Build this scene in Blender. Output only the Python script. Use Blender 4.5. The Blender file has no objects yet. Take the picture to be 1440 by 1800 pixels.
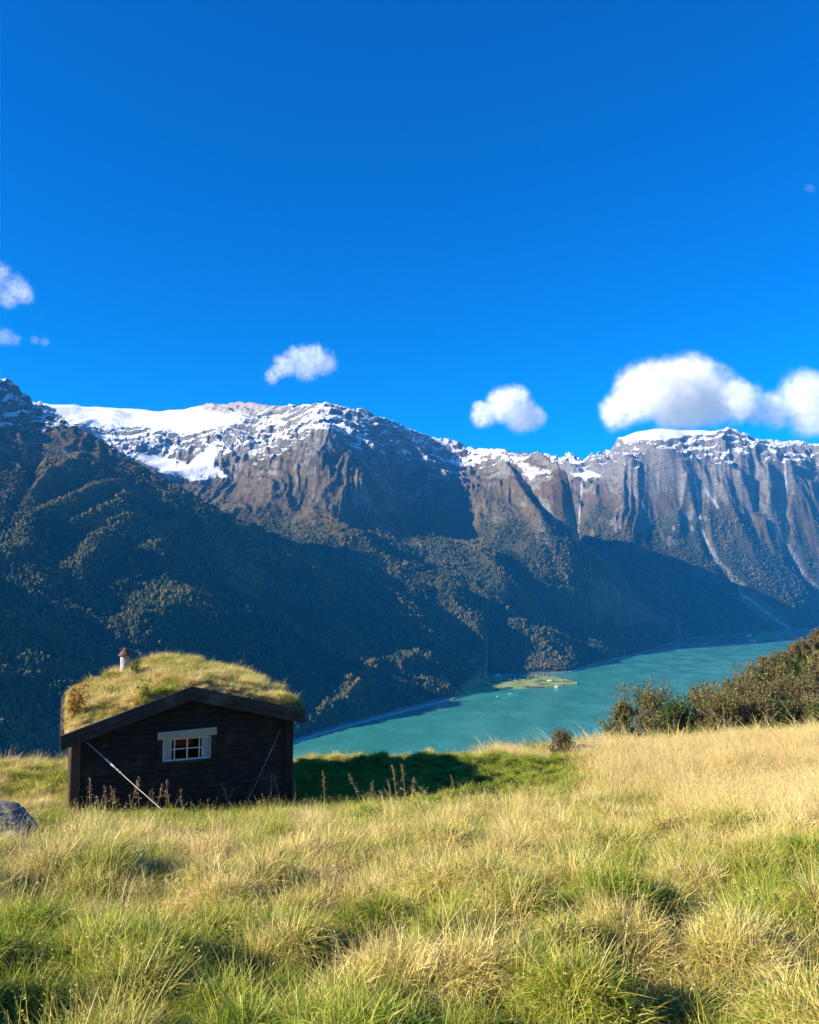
import bpy, math, random
import numpy as np
from mathutils import Vector, Euler, Matrix

random.seed(7)
RNG = np.random.default_rng(11)
SC = bpy.context.scene
COL = SC.collection
R = math.radians

# ------------------------------------------------------------------ camera
F = 1413.0                      # focal length in pixels of the 1440 px wide photograph
PITCH = R(4.85)
CP, SP = math.cos(PITCH), math.sin(PITCH)
cam = bpy.data.cameras.new('camera')
cam.sensor_fit = 'HORIZONTAL'
cam.sensor_width = 36.0
cam.lens = 36.0 * F / 1440.0
cam.clip_start = 0.05
cam.clip_end = 80000.0
camo = bpy.data.objects.new('camera', cam)
camo.location = (0, 0, 0)
camo.rotation_euler = (R(90) + PITCH, 0, 0)
COL.objects.link(camo)
SC.camera = camo

# ------------------------------------------------------------------ sky and sun
SUN_ELEV = R(24.0)
SUN_AZ = R(199.0)               # direction towards the sun, measured from +X anticlockwise (180 = straight left)
sun_dir = Vector((math.cos(SUN_AZ) * math.cos(SUN_ELEV), math.sin(SUN_AZ) * math.cos(SUN_ELEV), math.sin(SUN_ELEV)))
world = bpy.data.worlds.new('World')
SC.world = world
world.use_nodes = True
wn = world.node_tree
wn.nodes.clear()
sky = wn.nodes.new('ShaderNodeTexSky')
sky.sky_type = 'NISHITA'
sky.sun_disc = False
sky.sun_elevation = SUN_ELEV
sky.sun_rotation = math.pi / 2 - SUN_AZ
sky.altitude = 500
sky.air_density = 1.0
sky.dust_density = 0.15
sky.ozone_density = 2.5
hs = wn.nodes.new('ShaderNodeHueSaturation')
hs.inputs['Saturation'].default_value = 2.15
hs.inputs['Value'].default_value = 1.12
hs.inputs['Hue'].default_value = 0.519
bg = wn.nodes.new('ShaderNodeBackground')
bg.inputs['Strength'].default_value = 0.078
wo = wn.nodes.new('ShaderNodeOutputWorld')
wn.links.new(sky.outputs[0], hs.inputs['Color'])
wn.links.new(hs.outputs[0], bg.inputs['Color'])
wn.links.new(bg.outputs[0], wo.inputs['Surface'])

sun = bpy.data.lights.new('sun', 'SUN')
sun.energy = 5.0
sun.angle = R(0.5)
sun.color = (1.0, 0.90, 0.74)
suno = bpy.data.objects.new('sun', sun)
suno.rotation_euler = sun_dir.to_track_quat('Z', 'Y').to_euler()
suno.location = (-40, 0, 30)
COL.objects.link(suno)

SC.view_settings.view_transform = 'Standard'
SC.view_settings.look = 'None'
SC.view_settings.exposure = 1.3
SC.view_settings.gamma = 1.0
SC.render.engine = 'CYCLES'
cy = SC.cycles
cy.max_bounces = 8
cy.diffuse_bounces = 2
cy.glossy_bounces = 2
cy.transmission_bounces = 4
cy.volume_bounces = 5
cy.transparent_max_bounces = 8
cy.use_denoising = True
cy.caustics_reflective = False
cy.caustics_refractive = False
cy.sample_clamp_indirect = 8

# ------------------------------------------------------------------ helpers
def tag(o, label=None, cat=None, group=None, kind=None):
    if label: o['label'] = label
    if cat: o['category'] = cat
    if group: o['group'] = group
    if kind: o['kind'] = kind
    return o

def link(o, parent=None):
    COL.objects.link(o)
    if parent is not None:
        o.parent = parent
    return o

def empty(name, loc=(0, 0, 0), rz=0.0):
    o = bpy.data.objects.new(name, None)
    o.empty_display_size = 0.2
    o.location = loc
    o.rotation_euler = (0, 0, rz)
    COL.objects.link(o)
    return o

def np_mesh(name, V, Fc, mats=(), smooth=False, nside=None):
    """V (n,3); Fc (m,k) quads or tris -> mesh, built fast"""
    me = bpy.data.meshes.new(name)
    V = np.ascontiguousarray(V, dtype=np.float32)
    Fc = np.ascontiguousarray(Fc, dtype=np.int32)
    k = Fc.shape[1] if len(Fc) else 4
    me.vertices.add(len(V))
    me.vertices.foreach_set('co', V.ravel())
    if len(Fc):
        me.loops.add(Fc.size)
        me.loops.foreach_set('vertex_index', Fc.ravel())
        me.polygons.add(len(Fc))
        me.polygons.foreach_set('loop_start', np.arange(0, Fc.size, k, dtype=np.int32))
        me.polygons.foreach_set('loop_total', np.full(len(Fc), k, dtype=np.int32))
        if smooth:
            me.polygons.foreach_set('use_smooth', np.ones(len(Fc), dtype=bool))
    me.update(calc_edges=True)
    for m in mats:
        me.materials.append(m)
    return me

def fattr(me, name, arr, domain='POINT'):
    a = me.attributes.new(name, 'FLOAT', domain)
    a.data.foreach_set('value', np.ascontiguousarray(arr, dtype=np.float32).ravel())

def vattr(me, name, arr, domain='POINT'):
    a = me.attributes.new(name, 'FLOAT_VECTOR', domain)
    a.data.foreach_set('vector', np.ascontiguousarray(arr, dtype=np.float32).ravel())

def iattr(me, name, arr, domain='POINT'):
    a = me.attributes.new(name, 'INT', domain)
    a.data.foreach_set('value', np.ascontiguousarray(arr, dtype=np.int32).ravel())

class MB:
    """collects plain shapes into one mesh"""
    def __init__(self):
        self.v = []; self.f = []
    def add(self, vs, fs):
        b = len(self.v)
        self.v += [tuple(p) for p in vs]
        self.f += [tuple(i + b for i in q) for q in fs]
    def box(self, c, s, M=None):
        x, y, z = s[0] / 2, s[1] / 2, s[2] / 2
        vs = [Vector((c[0] + i * x, c[1] + j * y, c[2] + k * z)) for i in (-1, 1) for j in (-1, 1) for k in (-1, 1)]
        if M is not None: vs = [M @ p for p in vs]
        self.add(vs, [(0, 1, 3, 2), (4, 6, 7, 5), (0, 4, 5, 1), (2, 3, 7, 6), (0, 2, 6, 4), (1, 5, 7, 3)])
    def beam(self, poly, d0, d1):
        """poly: list of 3D points (planar), extruded from offset d0 to offset d1 (vectors)"""
        n = len(poly)
        vs = [Vector(p) + Vector(d0) for p in poly] + [Vector(p) + Vector(d1) for p in poly]
        fs = [tuple(range(n))[::-1], tuple(range(n, 2 * n))]
        fs += [(i, (i + 1) % n, n + (i + 1) % n, n + i) for i in range(n)]
        self.add(vs, fs)
    def tube(self, pts, rad, n=6, cap=True):
        pts = [Vector(p) for p in pts]
        if not hasattr(rad, '__len__'): rad = [rad] * len(pts)
        rings = []
        for i, p in enumerate(pts):
            a = pts[max(i - 1, 0)]; b = pts[min(i + 1, len(pts) - 1)]
            t = (b - a).normalized()
            u = t.cross(Vector((0.13, 0.31, 1.0))).normalized()
            if u.length < 0.5: u = Vector((1, 0, 0))
            w = t.cross(u)
            rings.append([p + (u * math.cos(2 * math.pi * k / n) + w * math.sin(2 * math.pi * k / n)) * rad[i] for k in range(n)])
        vs = [q for r_ in rings for q in r_]
        fs = [(i * n + k, i * n + (k + 1) % n, (i + 1) * n + (k + 1) % n, (i + 1) * n + k) for i in range(len(pts) - 1) for k in range(n)]
        if cap:
            fs.append(tuple(range(n))[::-1]); fs.append(tuple(range((len(pts) - 1) * n, len(pts) * n)))
        self.add(vs, fs)
    def lathe(self, prof, c=(0, 0, 0), n=20):
        vs = []; m = len(prof)
        for (r_, z) in prof:
            for k in range(n):
                a = 2 * math.pi * k / n
                vs.append((c[0] + r_ * math.cos(a), c[1] + r_ * math.sin(a), c[2] + z))
        fs = [(i * n + k, i * n + (k + 1) % n, (i + 1) * n + (k + 1) % n, (i + 1) * n + k) for i in range(m - 1) for k in range(n)]
        fs.append(tuple(range(n))[::-1]); fs.append(tuple(range((m - 1) * n, m * n)))
        self.add(vs, fs)
    def build(self, name, mat, parent=None, smooth=False, bevel=0.0):
        me = bpy.data.meshes.new(name)
        me.from_pydata(self.v, [], self.f)
        me.update()
        import bmesh
        bm = bmesh.new(); bm.from_mesh(me)
        bmesh.ops.recalc_face_normals(bm, faces=bm.faces)
        if bevel:
            bmesh.ops.bevel(bm, geom=[e for e in bm.edges], offset=bevel, segments=1, affect='EDGES', profile=0.6)
        bm.to_mesh(me); bm.free()
        if smooth:
            me.polygons.foreach_set('use_smooth', [True] * len(me.polygons))
        me.materials.append(mat)
        return link(bpy.data.objects.new(name, me), parent)

# value-gradient noise --------------------------------------------------
def _hash(ix, iy, seed):
    h = (ix.astype(np.int64) * 374761393 + iy.astype(np.int64) * 668265263 + seed * 1442695041) & 0xFFFFFFFF
    h = ((h ^ (h >> 13)) * 1274126177) & 0xFFFFFFFF
    return (h ^ (h >> 16)) & 0xFFFFFFFF

def noise(x, y, seed=0):
    x = np.asarray(x, dtype=np.float64); y = np.asarray(y, dtype=np.float64)
    ix = np.floor(x); iy = np.floor(y); fx = x - ix; fy = y - iy
    u = fx * fx * fx * (fx * (fx * 6 - 15) + 10); v = fy * fy * fy * (fy * (fy * 6 - 15) + 10)
    def g(dx, dy):
        h = _hash(ix + dx, iy + dy, seed).astype(np.float64) * (2 * np.pi / 4294967296.0)
        return np.cos(h) * (fx - dx) + np.sin(h) * (fy - dy)
    a = g(0, 0); b = g(1, 0); c = g(0, 1); d = g(1, 1)
    return 1.5 * ((a + (b - a) * u) * (1 - v) + (c + (d - c) * u) * v)

def fbm(x, y, oct=5, seed=0, gain=0.5, lac=2.03):
    s = 0; a = 1.0
    for i in range(oct):
        s = s + a * noise(x, y, seed + i * 17); a *= gain; x = x * lac + 13.7; y = y * lac + 7.1
    return s

def ridged(x, y, oct=5, seed=0, gain=0.5, lac=2.1):
    s = 0; a = 1.0; w = 1.0
    for i in range(oct):
        n = 1 - np.abs(noise(x, y, seed + i * 31)) * 1.6
        n = np.clip(n, 0, 1) ** 2 * w
        w = np.clip(n * 1.6, 0, 1)
        s = s + a * n; a *= gain; x = x * lac + 3.7; y = y * lac + 9.1
    return s

def sstep(a, b, x):
    t = np.clip((x - a) / (b - a), 0, 1)
    return t * t * (3 - 2 * t)

# pixel -> ray slopes (x/y and z/y), used only to set out real distances
def az(px, py):
    dx = (px - 720) / F; dy = (900 - py) / F
    return dx / (CP - dy * SP)
def el(py):
    dy = (900 - py) / F
    return (SP + dy * CP) / (CP - dy * SP)
def world_at(px, py, Y):
    return Vector((az(px, py) * Y, Y, el(py) * Y))
def lake_depth(py):
    return -400.0 / el(py)
def to_px(X, Y, Z):
    d = Y * CP + Z * SP
    return 720 + F * X / d, 900 - F * (-Y * SP + Z * CP) / d

# node shorthand ----------------------------------------------------------
class NT:
    def __init__(self, name):
        self.m = bpy.data.materials.new(name); self.m.use_nodes = True
        self.t = self.m.node_tree; self.t.nodes.clear()
        self.out = self.t.nodes.new('ShaderNodeOutputMaterial')
    def n(self, typ, **kw):
        nd = self.t.nodes.new(typ)
        for k, v in kw.items(): setattr(nd, k, v)
        return nd
    def put(self, sock, v):
        if isinstance(v, bpy.types.NodeSocket): self.t.links.new(v, sock)
        elif v is not None:
            if hasattr(sock.default_value, '__len__') and not hasattr(v, '__len__'): v = [v] * len(sock.default_value)
            if hasattr(v, '__len__') and len(sock.default_value) == 4 and len(v) == 3: v = (*v, 1)
            sock.default_value = v
    def math(self, op, a, b=None, c=None, clamp=False):
        nd = self.n('ShaderNodeMath', operation=op, use_clamp=clamp)
        self.put(nd.inputs[0], a); self.put(nd.inputs[1], b)
        if c is not None: self.put(nd.inputs[2], c)
        return nd.outputs[0]
    def mix(self, f, a, b, mode='MIX'):
        nd = self.n('ShaderNodeMix', data_type='RGBA', blend_type=mode)
        self.put(nd.inputs[0], f); self.put(nd.inputs[6], a); self.put(nd.inputs[7], b)
        return nd.outputs[2]
    def mapr(self, v, a, b, c=0.0, d=1.0, smooth=True):
        nd = self.n('ShaderNodeMapRange', interpolation_type='SMOOTHSTEP' if smooth else 'LINEAR')
        self.put(nd.inputs[0], v); self.put(nd.inputs[1], a); self.put(nd.inputs[2], b); self.put(nd.inputs[3], c); self.put(nd.inputs[4], d)
        return nd.outputs[0]
    def attr(self, name, typ='GEOMETRY', out='Fac'):
        nd = self.n('ShaderNodeAttribute', attribute_name=name, attribute_type=typ)
        return nd.outputs[out]
    def pos(self):
        return self.n('ShaderNodeNewGeometry').outputs['Position']
    def obj(self):
        return self.n('ShaderNodeTexCoord').outputs['Object']
    def scale(self, vec, s):
        nd = self.n('ShaderNodeMapping'); self.put(nd.inputs['Vector'], vec); self.put(nd.inputs['Scale'], s)
        return nd.outputs[0]
    def noise(self, vec, scale, detail=4, rough=0.55, dist=0.0):
        nd = self.n('ShaderNodeTexNoise'); self.put(nd.inputs['Vector'], vec)
        nd.inputs['Scale'].default_value = scale; nd.inputs['Detail'].default_value = detail
        nd.inputs['Roughness'].default_value = rough; nd.inputs['Distortion'].default_value = dist
        return nd.outputs[0]
    def voronoi(self, vec, scale, feature='F1'):
        nd = self.n('ShaderNodeTexVoronoi', feature=feature); self.put(nd.inputs['Vector'], vec); nd.inputs['Scale'].default_value = scale
        return nd.outputs[0]
    def bump(self, h, strength=0.5, dist=0.1, normal=None):
        nd = self.n('ShaderNodeBump'); self.put(nd.inputs['Height'], h)
        nd.inputs['Strength'].default_value = strength; nd.inputs['Distance'].default_value = dist
        if normal is not None: self.put(nd.inputs['Normal'], normal)
        return nd.outputs[0]
    def surf(self, color, rough=0.8, spec=0.3, normal=None, metal=0.0):
        nd = self.n('ShaderNodeBsdfPrincipled')
        self.put(nd.inputs['Base Color'], color); self.put(nd.inputs['Roughness'], rough)
        self.put(nd.inputs['Specular IOR Level'], spec); self.put(nd.inputs['Metallic'], metal)
        if normal is not None: self.put(nd.inputs['Normal'], normal)
        self.t.links.new(nd.outputs[0], self.out.inputs['Surface'])
        return nd
    def leaf(self, color, trans=0.3, gloss=0.06, rough=0.45, tcol=None):
        d = self.n('ShaderNodeBsdfDiffuse'); self.put(d.inputs[0], color)
        t = self.n('ShaderNodeBsdfTranslucent'); self.put(t.inputs[0], tcol if tcol is not None else color)
        g = self.n('ShaderNodeBsdfGlossy'); self.put(g.inputs['Color'], (1, 1, 1)); g.inputs['Roughness'].default_value = rough
        m1 = self.n('ShaderNodeMixShader'); m1.inputs[0].default_value = trans
        m2 = self.n('ShaderNodeMixShader'); m2.inputs[0].default_value = gloss
        L = self.t.links
        L.new(d.outputs[0], m1.inputs[1]); L.new(t.outputs[0], m1.inputs[2])
        L.new(m1.outputs[0], m2.inputs[1]); L.new(g.outputs[0], m2.inputs[2])
        L.new(m2.outputs[0], self.out.inputs['Surface'])

def proto_collection(name, objs):
    c = bpy.data.collections.new(name)
    for o in objs: c.objects.link(o)
    return c

def scatter(name, P, ROT, SCL, IDX, protos, attrs=None, parent=None):
    """one object whose vertices carry instances of the prototype meshes (only for stuff nobody could count)"""
    me = np_mesh(name, P, np.zeros((0, 4)))
    vattr(me, 'rot', ROT); vattr(me, 'scl', SCL); iattr(me, 'pick', IDX)
    for k, v in (attrs or {}).items(): fattr(me, k, v)
    ng = bpy.data.node_groups.new(name + '_scatter', 'GeometryNodeTree')
    ng.interface.new_socket('Geometry', in_out='INPUT', socket_type='NodeSocketGeometry')
    ng.interface.new_socket('Geometry', in_out='OUTPUT', socket_type='NodeSocketGeometry')
    N = ng.nodes; L = ng.links
    gi = N.new('NodeGroupInput'); go = N.new('NodeGroupOutput')
    ci = N.new('GeometryNodeCollectionInfo')
    ci.inputs['Collection'].default_value = protos
    ci.inputs['Separate Children'].default_value = True
    ci.inputs['Reset Children'].default_value = True
    ip = N.new('GeometryNodeInstanceOnPoints'); ip.inputs['Pick Instance'].default_value = True
    def na(nm, ty):
        a = N.new('GeometryNodeInputNamedAttribute'); a.data_type = ty; a.inputs['Name'].default_value = nm
        return a.outputs['Attribute']
    e2r = N.new('FunctionNodeEulerToRotation')
    L.new(na('rot', 'FLOAT_VECTOR'), e2r.inputs[0])
    L.new(gi.outputs[0], ip.inputs['Points']); L.new(ci.outputs[0], ip.inputs['Instance'])
    L.new(na('pick', 'INT'), ip.inputs['Instance Index'])
    L.new(e2r.outputs[0], ip.inputs['Rotation'])
    L.new(na('scl', 'FLOAT_VECTOR'), ip.inputs['Scale'])
    L.new(ip.outputs[0], go.inputs[0])
    o = link(bpy.data.objects.new(name, me), parent)
    md = o.modifiers.new('scatter', 'NODES'); md.node_group = ng
    return o
# ================================================================== far terrain
def curve(pts, px):
    """control line given as (pixel x, pixel y, distance): returns distance and height at the columns px"""
    pts = sorted(pts)
    xs = [p[0] for p in pts]
    Y = np.interp(px, xs, [p[2] for p in pts])
    Z = np.interp(px, xs, [el(p[1]) * p[2] for p in pts])
    return Y, Z

px_cols = np.concatenate([np.linspace(-900, -60, 130)[:-1], np.linspace(-60, 1500, 1050), np.linspace(1500, 2300, 110)[1:]])
Y_rows = np.concatenate([np.linspace(1100, 2300, 110)[:-1], np.linspace(2300, 4600, 330)[:-1], np.linspace(4600, 7900, 400)[:-1], np.linspace(7900, 13000, 110)])
A_cols = (px_cols - 720) / F * 1.0
AA, YY = np.meshgrid(A_cols, Y_rows)
PX = np.broadcast_to(px_cols, AA.shape)
XX = AA * YY
# px_cols are nominal columns at the height of the horizon (py = 1020)
A_cols = az(px_cols, 1020.0); AA, YY = np.meshgrid(A_cols, Y_rows); XX = AA * YY

shore_px = [(-900, 1700), (-500, 1610), (-200, 1525), (0, 1460), (300, 1366), (400, 1335), (505, 1307), (600, 1277), (700, 1251), (790, 1228), (830, 1213), (850, 1200), (868, 1187), (905, 1186),
            (960, 1185), (1000, 1182), (1060, 1163), (1140, 1145), (1165, 1134), (1190, 1128), (1210, 1121), (1290, 1116), (1330, 1110),
            (1370, 1108), (1400, 1107), (1440, 1104), (1600, 1092), (2300, 1075)]
S = [(x, y, lake_depth(y)) for x, y in shore_px]
SY, SZ = curve(S, px_cols)

def profile(curves, back=1600, drop=-120, tail=2500):
    """piecewise profile along the view depth per column, from the shore over the control lines to the crest and down behind"""
    Ys = [SY]; Zs = [np.full_like(SY, -400.0)]
    for c in curves:
        y, z = curve(c, px_cols)
        Ys.append(np.maximum(y, Ys[-1] + 25)); Zs.append(np.maximum(z, -430))
    Ys.append(Ys[-1] + back); Zs.append(Zs[-1] + drop)
    Ys.append(Ys[-1] + tail); Zs.append(np.full_like(SY, -500.0))
    Ys.insert(0, Ys[0] - 400); Zs.insert(0, np.full_like(SY, -480.0))
    H = np.empty_like(YY)
    for j in range(len(px_cols)):
        H[:, j] = np.interp(Y_rows, [c[j] for c in Ys], [c[j] for c in Zs])
    return H, Ys[-3]

# left mountain: silhouette from the upper left down to the middle
L_crest = [(-900, 800, 2000), (-500, 740, 2550), (-200, 670, 3100), (-60, 648, 3270), (0, 666, 3358), (30, 688, 3348), (52, 715, 3317), (75, 728, 3306), (120, 745, 3296), (200, 790, 3296),
           (300, 852, 3275), (400, 905, 3306), (430, 917, 3327), (500, 951, 3461), (560, 976, 3554), (700, 1027, 3811), (830, 1060, 3950), (900, 1095, 4050), (960, 1112, 4150), (1050, 1130, 4200), (1140, 1140, 4700), (1300, 1160, 5200), (2300, 1160, 5200)]
L_mid = [(-900, 1020, 1190), (-500, 1020, 1480), (-200, 1020, 1759), (0, 1020, 2060), (300, 1020, 2567), (430, 1020, 2867), (505, 1020, 3084), (560, 1030, 3188), (700, 1065, 3478), (830, 1110, 3680), (870, 1130, 3800), (900, 1135, 3850),
         (960, 1145, 3880), (1050, 1140, 4050), (1140, 1141, 4690), (1300, 1160, 5100), (2300, 1160, 5100)]
L_up = [(-900, 900, 1555), (-500, 880, 1993), (-200, 860, 2449), (0, 860, 2790), (120, 880, 2848), (200, 900, 2887), (300, 930, 2916), (430, 975, 3023), (500, 992, 3110), (560, 1007, 3208), (700, 1045, 3560), (830, 1085, 3820), (870, 1110, 3900),
        (900, 1115, 3960), (960, 1126, 4000), (1050, 1135, 4150), (1140, 1141, 4695), (1300, 1160, 5150), (2300, 1160, 5150)]
# middle massif
C_m1 = [(-900, 1000, 4100), (0, 1000, 4150), (300, 965, 4050), (430, 945, 3900), (560, 978, 3720), (700, 1026, 3760), (850, 1052, 4050), (960, 1075, 4250), (1040, 1098, 4480),
        (1100, 1115, 4740), (1160, 1128, 5200), (1300, 1145, 5500), (2300, 1160, 5600)]
C_m2 = [(-900, 850, 4900), (60, 830, 5000), (200, 835, 5000), (330, 850, 4760), (450, 885, 4470), (560, 897, 4360), (650, 905, 4500), (760, 915, 5020), (800, 912, 5080), (850, 912, 4940), (900, 915, 4840), (950, 935, 4740),
        (1000, 965, 4660), (1040, 995, 4680), (1100, 1045, 4850), (1160, 1090, 5230), (1230, 1120, 5500), (1300, 1145, 5600), (2300, 1160, 5700)]
C_m3 = [(-900, 760, 5600), (60, 775, 5600), (200, 800, 5500), (330, 825, 5200), (420, 830, 4960), (500, 805, 4850), (560, 790, 4780), (650, 800, 4950), (760, 822, 5540), (800, 832, 5620), (850, 838, 5430), (900, 840, 5260), (930, 850, 5120),
        (980, 880, 4930), (1000, 910, 4880), (1020, 965, 4860), (1060, 990, 4880), (1100, 1028, 4960), (1160, 1078, 5270), (1230, 1118, 5560), (1300, 1145, 5700), (2300, 1160, 5800)]
C_crest = [(-900, 700, 6800), (60, 706, 6800), (160, 713, 6700), (270, 721, 6500), (320, 719, 6400), (345, 711, 6300), (370, 708, 6200), (490, 711, 5950), (530, 708, 5650), (565, 707, 5500), (620, 716, 5600), (700, 741, 5800),
           (760, 766, 6080), (830, 784, 6120), (900, 790, 5720), (950, 795, 5420), (985, 815, 5180), (1001, 836, 5120), (1012, 890, 5060), (1020, 955, 5020), (1060, 975, 5020), (1100, 1015, 5080), (1150, 1062, 5300),
           (1220, 1108, 5600), (1300, 1145, 5800), (2300, 1160, 5900)]
# right massif
R_m1 = [(-900, 1150, 6400), (800, 1150, 6400), (960, 1080, 6600), (1020, 990, 6600), (1100, 985, 6600), (1200, 1000, 6700), (1300, 1010, 6750), (1440, 1000, 7000), (1700, 1000, 7200), (2300, 1000, 7500)]
R_m2 = [(-900, 1150, 6600), (800, 1150, 6600), (960, 1000, 7100), (1020, 900, 7100), (1100, 885, 7000), (1200, 885, 7020), (1300, 880, 7040), (1440, 880, 7230), (1700, 880, 7400), (2300, 900, 7700)]
R_m3 = [(-900, 1150, 6800), (800, 1150, 6800), (960, 860, 7700), (1010, 838, 7550), (1040, 836, 7450), (1075, 825, 7300), (1110, 795, 7200), (1200, 790, 7150), (1300, 795, 7200), (1440, 815, 7400), (1700, 820, 7600), (2300, 860, 7900)]
R_crest = [(-900, 1150, 7600), (700, 1150, 7600), (880, 870, 8100), (960, 797, 8150), (1000, 795, 8000), (1040, 799, 7900), (1075, 790, 7750), (1095, 770, 7700), (1120, 757, 7650), (1160, 753, 7600), (1230, 752, 7600), (1270, 755, 7550), (1290, 749, 7550), (1310, 757, 7550),
           (1340, 768, 7600), (1370, 771, 7650), (1400, 770, 7700), (1440, 776, 7750), (1700, 790, 8000), (2300, 850, 8300)]

def nearer(c, k):
    return [(x, y, d * float(np.interp(x, [500, 820], [k, 1.0]))) for x, y, d in c]
HL, yl_ = profile([L_mid, L_up, L_crest], back=900, drop=-420)
HC, yc_ = profile([C_m1, C_m2, C_m3, C_crest], back=np.interp(px_cols, [650, 850], [2200, 330]), drop=np.interp(px_cols, [650, 850], [-60, -700]))
HR, yr_ = profile([R_m1, R_m2, R_m3, R_crest], back=2200, drop=-60)

def smooth(H, ky, kx):
    def box(a, k, ax):
        if k < 1: return a
        pad = [(0, 0), (0, 0)]; pad[ax] = (k, k)
        b = np.pad(a, pad, mode='edge'); c = np.cumsum(b, axis=ax)
        z = np.zeros_like(np.take(c, [0], axis=ax)); c = np.concatenate([z, c], axis=ax)
        n = a.shape[ax]
        hi = np.take(c, range(2 * k + 1, n + 2 * k + 1), axis=ax); lo = np.take(c, range(0, n), axis=ax)
        return (hi - lo) / (2 * k + 1)
    for _ in range(2): H = box(box(H, ky, 0), kx, 1)
    return H
def keep_crest(H, Hs, crest, w=120):
    """smooth the flanks but leave the crest line where it is"""
    k = np.exp(-((YY - crest[None, :]) / w) ** 2)
    return Hs * (1 - k) + H * k
HL = keep_crest(HL, smooth(HL, 7, 6), yl_); HC = keep_crest(HC, smooth(HC, 6, 6), yc_); HR = keep_crest(HR, smooth(HR, 5, 5), yr_)

# large forms --------------------------------------------------------------
relL = sstep(-400, -250, HL); relC = sstep(-400, -250, HC); relR = sstep(-420, 250, HR)
nearcrestL = 1 - np.exp(-((YY - yl_[None, :]) / 260) ** 2)
nearcrestC = 1 - 0.85 * np.exp(-((YY - yc_[None, :]) / 260) ** 2)
nearcrestR = 1 - 0.85 * np.exp(-((YY - yr_[None, :]) / 260) ** 2)
wx = XX + 120 * noise(XX / 700, YY / 700, 91); wy = YY + 120 * noise(XX / 700, YY / 700, 92)
HL = HL + relL * nearcrestL * (32 * (ridged(wx / 900 + 3, wy / 900, 4, 5) - 0.85) + 36 * fbm(wx / 420 + 1.7, wy / 420, 2, 9) + 18 * fbm(wx / 160, wy / 160, 4, 8))
HC = HC + relC * nearcrestC * (75 * (ridged(wx / 1000, wy / 1300 + 7, 4, 15) - 0.75) + 20 * fbm(wx / 170, wy / 170, 4, 18))
HR = HR + relR * nearcrestR * (55 * (ridged(wx / 800, wy / 1100 + 2, 3, 25) - 0.7) + 16 * fbm(wx / 150, wy / 150, 4, 28))
# vertical fluting of the cliffs
flC = sstep(250, 500, HC) * sstep(1250, 900, HC) * nearcrestC
HC = HC + flC * 15 * (ridged(wx / 95 + 0.8 * noise(XX / 300, YY / 300, 43), wy / 420, 4, 41) - 0.8)
flR = sstep(150, 450, HR) * sstep(1500, 1150, HR)
HR = HR + flR * (85 * (ridged(wx / 520 + 0.4 + .7 * noise(XX / 500, YY / 500, 57), wy / 700 + .4 * noise(XX / 300, YY / 300, 58), 4, 51) - 0.75) + 30 * (ridged(wx / 210, wy / 230, 4, 59) - 0.8) + 10 * (ridged(wx / 80, wy / 110, 3, 52) - 0.8))
# rock benches: the layered steps that hold the snow
def bench(H, h, k, lo, hi, seed, tilt=0.04):
    t = (H + tilt * XX + 75 * fbm(XX / 420, YY / 420, 4, seed)) / h
    k = k * (0.35 + 0.65 * sstep(-0.25, 0.25, fbm(XX / 260, YY / 260, 3, seed + 5)))
    fr = t - np.floor(t)
    st = (np.floor(t) + sstep(0.30, 0.85, fr)) * h
    w = sstep(lo, lo + 120, H) * sstep(hi + 80, hi, H) * k
    return H + w * (st - t * h)
HC = bench(HC, 74, 0.85, 560, 1500, 61, 0.03) ; HC = bench(HC, 27, 0.6, 620, 1500, 62, -0.05)
HR = bench(HR, 90, 0.5, 900, 1600, 63, -0.05); HR = bench(HR, 34, 0.35, 800, 1600, 64, 0.04)
HL = bench(HL, 60, 0.5, 350, 1500, 65, 0.25); HL = bench(HL, 24, 0.5, 300, 1500, 66, 0.22)

H0 = np.maximum(np.maximum(HL, HC), HR)
which = np.where(H0 == HL, 0, np.where(H0 == HC, 1, 2))
UX, VY = to_px(XX, YY, H0)

def seg_dist(UX, VY, pts):
    d = np.full(UX.shape, 1e9); tt = np.zeros(UX.shape)
    L = len(pts) - 1
    for i in range(L):
        ax, ay = pts[i]; bx, by = pts[i + 1]
        dx, dy = bx - ax, by - ay
        t = np.clip(((UX - ax) * dx + (VY - ay) * dy) / (dx * dx + dy * dy), 0, 1)
        e = np.hypot(UX - ax - t * dx, VY - ay - t * dy)
        m = e < d
        d = np.where(m, e, d); tt = np.where(m, (i + t) / L, tt)
    return d, tt
def poly_mask(UX, VY, poly, soft=3.0):
    ins = np.zeros(UX.shape, bool)
    n = len(poly)
    for i in range(n):
        x1, y1 = poly[i]; x2, y2 = poly[(i + 1) % n]
        c = ((y1 > VY) != (y2 > VY)) & (UX < (x2 - x1) * (VY - y1) / (y2 - y1 + 1e-9) + x1)
        ins ^= c
    d, _ = seg_dist(UX, VY, poly + [poly[0]])
    return sstep(-soft, soft, np.where(ins, d, -d))

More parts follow.
